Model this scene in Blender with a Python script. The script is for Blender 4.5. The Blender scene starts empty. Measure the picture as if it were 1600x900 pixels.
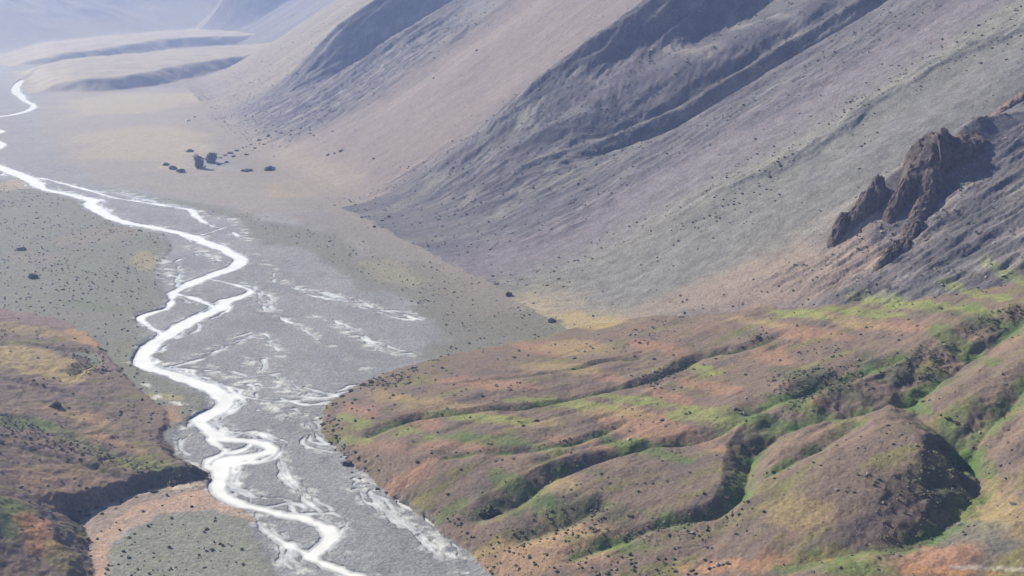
import bpy, math, random
import numpy as np
from math import radians as R

# ------------------------------------------------------------------ camera, light, exposure
scene = bpy.context.scene
COL = scene.collection
CAM_Z, PITCH, FPX, SLOPE = 300.0, R(15.5), 1805.0, 0.006      # metres, tilt down, focal length (1600 px wide), valley gradient
SUN_EL, SUN_AZ = 31.0, -52.0                                    # azimuth from +Y, negative = to the left
cam_d = bpy.data.cameras.new('camera')
cam = bpy.data.objects.new('camera', cam_d)
COL.objects.link(cam)
cam.location = (0, 0, CAM_Z)
cam.rotation_euler = (math.pi / 2 - PITCH, 0, 0)
cam_d.sensor_width = 36.0
cam_d.lens = FPX / 1600 * 36.0
cam_d.clip_start, cam_d.clip_end = 1.0, 40000.0
scene.camera = cam

world = bpy.data.worlds.new('World')
scene.world = world
world.use_nodes = True
wn = world.node_tree
sky = wn.nodes.new('ShaderNodeTexSky')
sky.sky_type = 'NISHITA'
sky.sun_disc = False
sky.sun_elevation = R(SUN_EL)
sky.sun_rotation = R(SUN_AZ)
sky.altitude = 2000
bg = wn.nodes['Background']
bg.inputs['Strength'].default_value = 0.052
wn.links.new(sky.outputs[0], bg.inputs['Color'])

sun_d = bpy.data.lights.new('sun', 'SUN')
sun_d.energy = 3.8
sun_d.angle = R(0.5)
sun_d.color = (1.0, 0.93, 0.83)
sun = bpy.data.objects.new('sun', sun_d)
COL.objects.link(sun)
sun.rotation_euler = (math.pi / 2 - R(SUN_EL), 0, R(180) - R(SUN_AZ))
sun.rotation_euler = (R(90 - SUN_EL), 0, R(180 - SUN_AZ))
sun.location = (-1500, 1500, 1500)

vs = scene.view_settings
vs.view_transform = 'Standard'
vs.look = 'None'
vs.exposure = 1.12
vs.gamma = 1.0
vs.use_curve_mapping = False
cy = scene.cycles
cy.use_denoising = True
cy.max_bounces = 4
cy.diffuse_bounces = 2
cy.glossy_bounces = 2
cy.volume_bounces = 1
cy.use_adaptive_sampling = False
HAZE_DENSITY = 1.15e-4
HAZE_COLOR = (0.37, 0.50, 1.0)
HAZE_ANISO = 0.35

# ------------------------------------------------------------------ numeric helpers
F = np.float32


def _hash(ix, iy, seed):
    h = (ix.astype(np.uint32) * np.uint32(0x9E3779B1)) ^ (iy.astype(np.uint32) * np.uint32(0x85EBCA77)) ^ np.uint32((seed * 0xC2B2AE3D + 0x27D4EB2F) & 0xFFFFFFFF)
    h ^= h >> np.uint32(15)
    h *= np.uint32(0x2C1B3C6D)
    h ^= h >> np.uint32(12)
    h *= np.uint32(0x297A2D39)
    h ^= h >> np.uint32(15)
    return h


def noise(x, y, seed=0):
    """gradient noise, about -1..1"""
    xf, yf = np.floor(x), np.floor(y)
    ix, iy = xf.astype(np.int32), yf.astype(np.int32)
    fx, fy = (x - xf).astype(F), (y - yf).astype(F)
    u = fx * fx * fx * (fx * (fx * 6 - 15) + 10)
    v = fy * fy * fy * (fy * (fy * 6 - 15) + 10)

    def g(dx, dy):
        a = _hash(ix + dx, iy + dy, seed).astype(F) * F(2 * math.pi / 4294967296.0)
        return np.cos(a) * (fx - dx) + np.sin(a) * (fy - dy)
    a = g(0, 0)
    a += u * (g(1, 0) - a)
    b = g(0, 1)
    b += u * (g(1, 1) - b)
    return (a + v * (b - a)) * F(1.5)


def fbm(x, y, octv=4, seed=0, gain=0.5, ridged=False):
    s, amp, tot = 0, 1.0, 0.0
    f = 1.0
    for k in range(octv):
        n = noise(x * f + 17.3 * k, y * f - 9.1 * k, seed + k)
        if ridged:
            n = 1 - 2 * np.abs(n)
        s = s + amp * n
        tot += amp
        amp *= gain
        f *= 2.03
    return s / tot


def smooth(a, b, x):
    t = np.clip((x - a) / (b - a), 0, 1)
    return t * t * (3 - 2 * t)


def smax(a, b, k):
    h = np.clip(0.5 + 0.5 * (a - b) / k, 0, 1)
    return b + (a - b) * h + k * h * (1 - h)


CP, SP = math.cos(PITCH), math.sin(PITCH)


def ray(u, v):
    xc, yc = (np.asarray(u, float) - 800) / FPX, (450 - np.asarray(v, float)) / FPX
    return xc, CP + yc * SP, -SP + yc * CP


def P(u, v, h=0.0):
    """point of the plane that lies h above the valley floor, seen at (u, v) of the 1600 x 900 photograph"""
    dx, dy, dz = ray(u, v)
    t = (CAM_Z - h) / (SLOPE * dy - dz)
    return dx * t, dy * t


def project(x, y, z):
    yy, zz = np.asarray(y, float), np.asarray(z, float) - CAM_Z
    dep = yy * CP - zz * SP
    upc = yy * SP + zz * CP
    return 800 + FPX * x / dep, 450 - FPX * upc / dep


def spline(pts, n=8):
    """Catmull-Rom through rows of pts"""
    p = np.asarray(pts, float)
    if len(p) < 3:
        return p
    q = np.vstack([2 * p[0] - p[1], p, 2 * p[-1] - p[-2]])
    out = []
    for i in range(1, len(q) - 2):
        for t in np.arange(n) / n:
            a, b, c, d = q[i - 1], q[i], q[i + 1], q[i + 2]
            out.append(0.5 * (2 * b + (c - a) * t + (2 * a - 5 * b + 4 * c - d) * t * t + (3 * b - a - 3 * c + d) * t ** 3))
    out.append(p[-1])
    return np.array(out)


def near_line(x, y, pts, maxd):
    """(indices, distance, width interpolated from the third column) of the points closer than maxd to a polyline"""
    pts = np.asarray(pts, float)
    idx = np.nonzero((x > pts[:, 0].min() - maxd) & (x < pts[:, 0].max() + maxd) & (y > pts[:, 1].min() - maxd) & (y < pts[:, 1].max() + maxd))[0]
    px, py = x[idx].astype(np.float64), y[idx].astype(np.float64)
    best = np.full(len(idx), 1e9)
    wid = np.zeros(len(idx))
    for a, b in zip(pts[:-1], pts[1:]):
        sel = np.nonzero((px > min(a[0], b[0]) - maxd) & (px < max(a[0], b[0]) + maxd) & (py > min(a[1], b[1]) - maxd) & (py < max(a[1], b[1]) + maxd))[0]
        if not len(sel):
            continue
        d = b[:2] - a[:2]
        L2 = max(d @ d, 1e-9)
        t = np.clip(((px[sel] - a[0]) * d[0] + (py[sel] - a[1]) * d[1]) / L2, 0, 1)
        ds = np.hypot(px[sel] - a[0] - t * d[0], py[sel] - a[1] - t * d[1])
        m = ds < best[sel]
        k = sel[m]
        best[k] = ds[m]
        if pts.shape[1] > 2:
            wid[k] = a[2] + t[m] * (b[2] - a[2])
    m = best < maxd
    return idx[m], best[m], wid[m]


def poly_sd(x, y, poly, pad):
    """signed distance (inside > 0) to a closed polygon for the points inside its padded box"""
    poly = np.asarray(poly, float)
    idx = np.nonzero((x > poly[:, 0].min() - pad) & (x < poly[:, 0].max() + pad) & (y > poly[:, 1].min() - pad) & (y < poly[:, 1].max() + pad))[0]
    px, py = x[idx].astype(np.float64), y[idx].astype(np.float64)
    inside = np.zeros(len(idx), bool)
    best = np.full(len(idx), 1e9)
    for a, b in zip(poly, np.roll(poly, -1, 0)):
        d = b - a
        t = np.clip(((px - a[0]) * d[0] + (py - a[1]) * d[1]) / max(d @ d, 1e-9), 0, 1)
        best = np.minimum(best, np.hypot(px - a[0] - t * d[0], py - a[1] - t * d[1]))
        c = ((a[1] > py) != (b[1] > py))
        if abs(b[1] - a[1]) > 1e-12:
            inside ^= c & (px < (b[0] - a[0]) * (py - a[1]) / (b[1] - a[1]) + a[0])
    return idx, np.where(inside, best, -best)


class TPS:
    """smooth height sheet through (x, y, h) control points"""
    def __init__(self, pts, reg=0.02):
        p = np.asarray(pts, float)
        self.s = 300.0
        self.c = p[:, :2] / self.s
        n = len(p)
        A = self._k(self.c[:, None, :] - self.c[None]) + reg * np.eye(n)
        B = np.hstack([np.ones((n, 1)), self.c])
        M = np.block([[A, B], [B.T, np.zeros((3, 3))]])
        self.w = np.linalg.solve(M, np.concatenate([p[:, 2], np.zeros(3)]))

    @staticmethod
    def _k(d):
        r2 = (d ** 2).sum(-1)
        return np.where(r2 > 0, r2 * np.log(r2 + 1e-12), 0)

    def __call__(self, x, y):
        X, Y = (x / self.s).astype(F), (y / self.s).astype(F)
        o = (self.w[-3] + self.w[-2] * X + self.w[-1] * Y).astype(F)
        for (cx, cy_), w in zip(self.c, self.w[:-3]):
            r2 = (X - F(cx)) ** 2 + (Y - F(cy_)) ** 2 + F(1e-9)
            o += F(w) * r2 * np.log(r2)
        return o


# ------------------------------------------------------------------ landforms (heights above the tilted valley floor)
NX, NY = 0.9, 0.436            # direction uphill of the great right-hand valley wall
def tq(x, y):
    return -NY * x + NX * y, NX * x + NY * y


_foot = [(-400, 452), (400, 452), (918, 446), (1347, 432), (1700, 425), (1994, 436), (2350, 455), (2480, 490), (2800, 515), (3050, 545), (3300, 660), (3600, 820), (4000, 930), (4400, 930), (4750, 860), (6000, 1000), (9000, 1100)]
_ft, _fq = np.array(_foot).T


def wall_d(x, y):
    t, q = tq(x, y)
    off = np.interp(t, _ft, _fq)
    return t, q - off


def lean_t(t, d):
    """fall-line coordinate: nearer than the big spur the fall lines swing towards the viewer"""
    dp = np.maximum(d, 0)
    return t + 0.27 * dp * smooth(1420, 1260, t + 0.27 * dp)


# ribs of the wall: fall-line coordinate, lean, height, near width, far width, start d, full d
RIBS = [
    (1347, 0.00, 46, 112, 95, 10, 330),
    (1226, 0.00, -62, 80, 122, 150, 360),
    (1296, 0.00, 5, 30, 9, 120, 300),
    (1256, 0.00, 13, 40, 14, 140, 380),
    (1200, 0.00, 9, 34, 24, 160, 420),
    (948, 0.00, 4, 60, 50, 20, 250),
    (870, 0.00, 6, 60, 70, 60, 350),
    (792, 0.00, 24, 40, 36, 175, 270, 320, 400),
    (1850, 0.00, 10, 70, 90, 60, 300),
    (2060, 0.00, 16, 60, 70, 0, 300),
    (2200, 0.00, -40, 70, 80, 120, 350),
    (2300, 0.00, 62, 95, 130, 60, 340),
    (4750, 0.00, 240, 210, 500, 0, 380),
    (5600, 0.00, 200, 300, 400, 0, 900),
]


def ribcurve(s, a, b):
    """s = t - crest: steep on the near side (s < 0), gentler beyond"""
    near = np.clip(1 + s / a, 0, 1)
    far = np.clip(1 - s / b, 0, 1)
    near = near * (0.7 + 0.3 * near)
    far = far * far * (3 - 2 * far)
    return np.where(s < 0, near, far)


def mountain(x, y, detail):
    t, d = wall_d(x, y)
    if detail:
        d = d + 9 * fbm(x / 140, y / 140, 3, 11)
    dp = np.maximum(d, 0)
    z = 0.60 * (np.sqrt(dp * dp + 100.0 ** 2) - 100.0)
    z = np.where(z > 620, 620 + (z - 620) * 0.12, z)
    z = np.minimum(z, 760)
    if detail:
        w1 = 8 * fbm(t / 160, d / 300, 3, 21)
        w2 = 3 * fbm(t / 60, d / 160, 4, 25)
    else:
        w1 = w2 = 0.0
    tl = lean_t(t, d)
    for t0, lean, A, a, b, s0, s1, *end in RIBS:
        g = smooth(s0, s1, d)
        if end:
            g = g * smooth(end[1], end[0], d)
            if detail:
                g = g * (1 + 0.4 * fbm(d / 26, tl / 40, 3, 29))
        z = z + A * g * ribcurve(tl + w1 * min(1, a / 60) + w2 - t0 - lean * d, a, b)
    z = np.where(d < 0, d * 0.25, z)
    if detail:
        up = smooth(10, 160, d)
        rock = rockiness(x, y, tl, d)
        z = z + up * (1.1 * fbm(tl / 60, d / 700, 3, 31, ridged=True) + 0.4 * fbm(tl / 13, d / 60, 4, 35, 0.6) + 0.3 * fbm(x / 5, y / 5, 3, 37))
        z = z + up * rock * (6.8 * fbm(tl / 27, d / 110, 5, 41, 0.6, ridged=True) + 2.2 * fbm(tl / 9, d / 24, 3, 47, 0.6, ridged=True))
    return z


ROCKS = [  # t, half width t, d from, d to, strength : rough, rocky belts of the wall
    (1270, 110, 60, 900, 0.85), (1130, 70, 30, 900, 0.5), (2080, 250, 20, 420, 1.0), (1400, 40, 0, 160, 0.6),
    (690, 85, 130, 700, 0.9), (950, 12, 150, 700, 0.5),
]


def rockiness(x, y, t, d):
    r = 0
    n = 45 * fbm(x / 120, y / 120, 3, 55)
    for t0, hw, d0, d1, s in ROCKS:
        r = np.maximum(r, s * smooth(hw * 1.15, hw * 0.7, np.abs(t + n - t0)) * smooth(d0 - 40, d0 + 40, d + n) * smooth(d1 + 60, d1 - 60, d))
    return r


def far_mountain(x, y, detail):
    a = np.array(P(-300, 118)); b = np.array(P(270, 70))
    dirn = (b - a) / np.hypot(*(b - a))
    nx, ny = -dirn[1], dirn[0]
    d = (x - a[0]) * nx + (y - a[1]) * ny
    t = (x - a[0]) * dirn[0] + (y - a[1]) * dirn[1]
    dp = np.maximum(d, 0)
    z = 0.33 * (np.sqrt(dp * dp + 200.0 ** 2) - 200.0)
    if detail:
        g = smooth(100, 900, d)
        z = z + g * (55 * fbm(t / 700, d / 2200, 4, 61, ridged=True) + 14 * fbm(t / 160, d / 300, 3, 66, ridged=True))
    z = np.where(z > 640, 640 + (z - 640) * 0.1, z)
    z = np.minimum(z, 760)
    return np.where(d < 0, d * 0.3, z)


def pts3(rows):
    out = []
    for u, v, h in rows:
        x, y = P(u, v, h)
        out.append((x, y, h))
    return out


FOOTHILL = TPS(pts3([
    # outline, about level with the floor
    (497, 655, 1.5), (520, 628, 1.5), (560, 600, 1.5), (640, 574, 1.5), (700, 557, 1.5), (780, 541, 1.5), (870, 524, 1.5), (965, 500, 3),
    (510, 685, 1.5), (540, 718, 1.5), (590, 758, 1.5), (650, 805, 1.5), (720, 852, 1.5), (770, 905, 1.5), (810, 960, 1.5),
    (430, 640, -10), (480, 580, -10), (600, 540, -10), (760, 505, -9), (440, 700, -10), (500, 780, -10), (600, 860, -10), (680, 930, -10),
    # surface
    (560, 650, 9), (640, 610, 9), (700, 700, 15), (620, 735, 10), (800, 590, 13), (800, 690, 20), (740, 790, 10), (900, 560, 12),
    (960, 530, 12), (860, 860, 9), (1000, 620, 22), (900, 650, 18), (1000, 700, 26), (920, 770, 21), (1000, 820, 21), (900, 910, 12), (1010, 900, 15), (1100, 560, 25),
    (1000, 492, 9), (1100, 487, 20), (1200, 478, 33), (1300, 469, 45), (1400, 460, 57), (1500, 447, 70), (1600, 432, 82),
    (1000, 455, -2), (1200, 425, 15), (1400, 400, 38), (1600, 360, 64),
    (1200, 530, 37), (1200, 600, 39), (1200, 690, 39), (1180, 800, 34), (1200, 890, 28), (1100, 850, 22),
    (1400, 510, 58), (1400, 560, 56), (1330, 640, 52), (1400, 650, 59), (1440, 690, 62), (1300, 760, 48), (1400, 790, 48), (1400, 880, 40),
    (1600, 500, 81), (1600, 600, 76), (1600, 700, 64), (1600, 800, 54), (1560, 760, 56), (1600, 900, 46),
    (1900, 430, 115), (1900, 600, 105), (1900, 800, 80), (1900, 1000, 62), (1400, 1000, 30), (1000, 1000, 10),
]))

LEFTHILL = TPS(pts3([
    (-60, 470, 1), (40, 488, 1.5), (100, 505, 1.5), (160, 545, 2), (215, 600, 2), (250, 640, 2), (275, 690, 3), (330, 740, 7), (300, 742, 9), (250, 750, 7.5), (200, 765, 7.5), (150, 782, 7.5), (108, 803, 7),
    (140, 850, 6), (138, 905, 6), (136, 960, 6), (360, 760, 7), (250, 800, 10), (180, 830, 9), (350, 660, 2), (280, 580, 1),
    (50, 430, -8), (180, 490, -4),
    (0, 540, 9), (80, 545, 6), (0, 620, 18), (100, 600, 8), (100, 660, 13), (180, 680, 9), (0, 700, 24), (120, 720, 15), (0, 780, 28), (60, 840, 18), (90, 880, 12), (230, 720, 9),
    (-100, 560, 22), (-200, 620, 50), (-100, 740, 38), (-250, 760, 65), (-100, 880, 30), (-300, 950, 60), (0, 860, 18), (0, 900, 10), (40, 930, 8),
]))

# gullies cut into the two near hills: (u, v, depth, half width) rows
GULLIES = [
    [(1640, 470, 6, 14), (1560, 510, 14, 30), (1480, 560, 17, 34), (1420, 600, 17, 32), (1330, 625, 14, 30), (1230, 655, 10, 24), (1180, 690, 12, 17), (1165, 745, 10, 13), (1130, 790, 7, 10), (1050, 815, 4, 6), (960, 845, 4, 8), (900, 868, 4, 10)],
    [(1420, 600, 2, 10), (1440, 640, 7, 20), (1500, 670, 11, 24), (1535, 715, 15, 30), (1500, 775, 14, 32), (1430, 830, 9, 26), (1350, 850, 5, 18), (1230, 880, 3, 14)],
    [(1640, 560, 5, 12), (1560, 640, 9, 20), (1500, 690, 9, 18)],
    [(1230, 520, 2, 6), (1170, 540, 7, 11), (1090, 555, 6, 9), (1050, 580, 7, 10), (1000, 598, 6, 8), (900, 622, 3, 6), (840, 633, 4, 7), (740, 642, 3, 6), (640, 655, 5, 8), (580, 678, 3, 7)],
    [(1160, 655, 2, 8), (1090, 680, 7, 11), (1010, 695, 6, 9), (930, 715, 7, 10), (870, 735, 7, 12), (810, 775, 7, 14), (750, 805, 4, 12)],
    [(1400, 560, 3, 12), (1330, 585, 6, 14), (1250, 610, 6, 14), (1170, 640, 5, 14)],
    [(1340, 662, 3, 8), (1270, 700, 7, 12), (1200, 738, 4, 10)],
    [(980, 660, 2, 6), (900, 690, 3, 6), (800, 705, 2, 6), (700, 715, 2, 6)],
    [(1000, 560, 2, 6), (940, 565, 3, 6), (890, 580, 2, 6), (700, 600, 1.5, 6)],
    [(940, 790, 4, 10), (880, 820, 5, 12), (820, 838, 4, 12)],
    [(-80, 665, 2, 5), (0, 690, 2.5, 5), (60, 705, 2.5, 5), (110, 720, 2.5, 5), (160, 735, 2, 5), (215, 750, 1.5, 5)],
    [(-60, 640, 2, 6), (40, 655, 2, 6), (130, 690, 2, 6), (200, 715, 2, 6), (260, 735, 2, 6)],
    [(0, 590, 1.5, 5), (60, 605, 2, 5), (110, 615, 2, 5), (160, 635, 2.5, 6), (200, 655, 2, 6)],
    [(-30, 525, 1, 5), (60, 540, 1.5, 5), (120, 548, 4.5, 10), (150, 560, 4.5, 11), (115, 582, 4, 10)],
]


def sheet_hit(u, v, n=700):
    """where a line of sight meets the uncut near hills"""
    u, v = np.asarray(u, float), np.asarray(v, float)
    dx, dy, dz = ray(u, v)
    q = np.linspace(330, 1300, n)
    X, Y, Z = (dx[:, None] * q).ravel(), (dy[:, None] * q).ravel(), (CAM_Z + dz[:, None] * q).ravel()
    h = np.where(X > -150, FOOTHILL(X, Y), LEFTHILL(X, Y))
    T = (SLOPE * Y + np.maximum(h, 0)).reshape(len(u), n)
    i = (Z.reshape(len(u), n) < T).argmax(1)
    r = np.arange(len(u))
    return X.reshape(len(u), n)[r, i], Y.reshape(len(u), n)[r, i]


GULLY_W = []
_gp = np.array([q for g in GULLIES for q in g], float)
_gx, _gy = sheet_hit(_gp[:, 0], _gp[:, 1])
_k = 0
for g in GULLIES:
    n_ = len(g)
    GULLY_W.append(spline(np.column_stack([_gx[_k:_k + n_], _gy[_k:_k + n_], _gp[_k:_k + n_, 2], _gp[_k:_k + n_, 3]]), 5))
    _k += n_

_ax, _la = np.array((-0.44, 0.9)), np.array((0.9, 0.44))          # along the upper valley, and away from its river
TERRACE = np.array([P(*q) for q in [(45, 147), (130, 146), (200, 142), (280, 130), (390, 110)]] + [tuple(np.array(P(390, 110)) + 500 * _la + 300 * _ax), tuple(np.array(P(390, 110)) + 500 * _la + 800 * _ax), tuple(np.array(P(45, 147)) + 620 * _ax)])
TERRACE2 = np.array([P(*q) for q in [(10, 106), (100, 100), (180, 93), (275, 76)]] + [tuple(np.array(P(300, 71)) + 900 * _la), tuple(np.array(P(300, 71)) + 900 * _la + 900 * _ax), tuple(np.array(P(10, 106)) + 900 * _ax)])


FOOT_TOE = np.array([P(*q) for q in [(497, 655), (520, 626), (565, 597), (640, 571), (700, 555), (780, 540), (870, 522), (965, 497), (1000, 489)]] + [(260, 1010), (700, 900), (900, 300), (60, 380)] + [P(*q) for q in [(830, 960), (770, 902), (720, 853), (650, 804), (590, 757), (540, 717), (510, 688)]])
LEFT_TOE = np.array([P(*q) for q in [(-500, 440), (0, 482), (75, 492), (130, 513), (200, 590), (265, 648), (262, 695), (285, 722), (328, 740), (316, 752), (262, 762), (225, 771), (180, 789), (122, 815), (142, 850), (147, 900), (142, 1000), (-500, 1100)]])


def bank(h, x, y, poly, slope, detail, seed):
    """cut a sheet off along its toe with a steep bank"""
    k, sd = poly_sd(x, y, poly, 60)
    lim = np.full(len(x), -12.0, F)
    if detail:
        sd = sd + 4.5 * fbm(x[k] / 20, y[k] / 20, 4, seed, 0.6)
    lim[k] = np.where(sd > 0, sd * slope + 0.2, sd)
    return np.minimum(h, lim)


def hills(x, y, detail):
    x, y = np.asarray(x, F), np.asarray(y, F)
    low = np.full(x.shape, -12, F)
    foothill, left = low.copy(), low.copy()
    i = np.nonzero((y > 200) & (y < 1250) & (x > -280) & (x < 900))[0]
    if len(i):
        foothill[i] = bank(FOOTHILL(x[i], y[i]), x[i], y[i], FOOT_TOE, 0.75, detail, 91)
    j = np.nonzero((y > 200) & (y < 1250) & (x < -90) & (x > -1300))[0]
    if len(j):
        left[j] = bank(LEFTHILL(x[j], y[j]), x[j], y[j], LEFT_TOE, 0.8, detail, 93)
    if detail:
        i = np.nonzero(foothill > -6)[0]
        a, b = x[i], y[i]
        s, c = 0.82 * a + 0.57 * b, -0.57 * a + 0.82 * b          # along and across the grain of the slope
        amp = smooth(0, 22, foothill[i])
        foothill[i] += amp * (4.0 * fbm(s / 130, c / 75, 3, 71, 0.42) + 1.3 * fbm(s / 44, c / 27, 4, 75, 0.55, ridged=True)) + (0.15 + 0.25 * amp) * fbm(a / 7, b / 7, 3, 79)
        foothill[i] += 0.8 * fbm(a / 24, b / 24, 2, 77)
        foothill[i] -= amp * 1.1 * smooth(0.55, 1.0, fbm(s / 260, c / 44, 3, 73, 0.4, ridged=True))
        j = np.nonzero(left > -6)[0]
        a, b = x[j], y[j]
        s, c = 0.8 * a - 0.6 * b, 0.6 * a + 0.8 * b
        amp = smooth(0, 14, left[j])
        left[j] += amp * (1.6 * fbm(s / 110, c / 45, 4, 81, 0.5) + 0.7 * fbm(s / 30, c / 15, 3, 85, ridged=True)) + (0.2 + 0.3 * amp) * fbm(a / 6, b / 6, 3, 89)
        left[j] += 0.7 * fbm(a / 22, b / 22, 2, 87)
        left[j] += smooth(2, 5, left[j]) * 1.3 * fbm(a / 10, b / 10, 3, 88)
    for g in GULLY_W:
        k, d, _ = near_line(x, y, np.column_stack([g[:, 0], g[:, 1], g[:, 2]]), 60)
        if not len(k):
            continue
        k2, d2, hw = near_line(x, y, np.column_stack([g[:, 0], g[:, 1], g[:, 3]]), 60)
        _, _, dep = near_line(x, y, np.column_stack([g[:, 0], g[:, 1], g[:, 2]]), 60)
        if detail:
            d = np.maximum(0, d + 0.22 * hw * fbm(x[k] / 16, y[k] / 16, 3, 95))
        cut = dep * np.clip(1 - d / hw, 0, 1) ** 1.25
        foothill[k] = np.where(foothill[k] > 0, np.maximum(foothill[k] - cut, 0.2), foothill[k])
        left[k] = np.where(left[k] > 0, np.maximum(left[k] - cut, 0.2), left[k])
    return foothill, left


TERRACE_RAMP = [(TERRACE, (70, 144), (350, 110), 5, 36, 68), (TERRACE2, (50, 104), (275, 76), 6, 34, 75)]


def terrace(x, y, detail):
    """low benches that rise away from the river; the step that faces down the valley is steep"""
    z = np.full(np.shape(x), -20.0, F)
    for poly, pa, pb, h0, h1, w in TERRACE_RAMP:
        k, sd = poly_sd(x, y, poly, 300)
        a, b = np.array(P(*pa)), np.array(P(*pb))
        e = ((x[k] - a[0]) * _la[0] + (y[k] - a[1]) * _la[1]) / ((b - a) @ _la)
        h = h0 + (h1 - h0) * (0.75 * smooth(-0.15, 0.25, e) + 0.25 * smooth(0, 1.2, e))
        if detail:
            sd = sd + 30 * fbm(x[k] / 260, y[k] / 260, 3, 101) + 8 * fbm(x[k] / 50, y[k] / 50, 3, 102)
        zz = h * smooth(-5, w, sd) + np.where(sd < -5, (sd + 5) * 0.2, 0) + smooth(w, w + 700, sd) * 6
        if detail:
            zz = zz + smooth(0, w, sd) * 3 * fbm(x[k] / 90, y[k] / 60, 3, 103)
        z[k] = np.maximum(z[k], zz)
    return z


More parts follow.
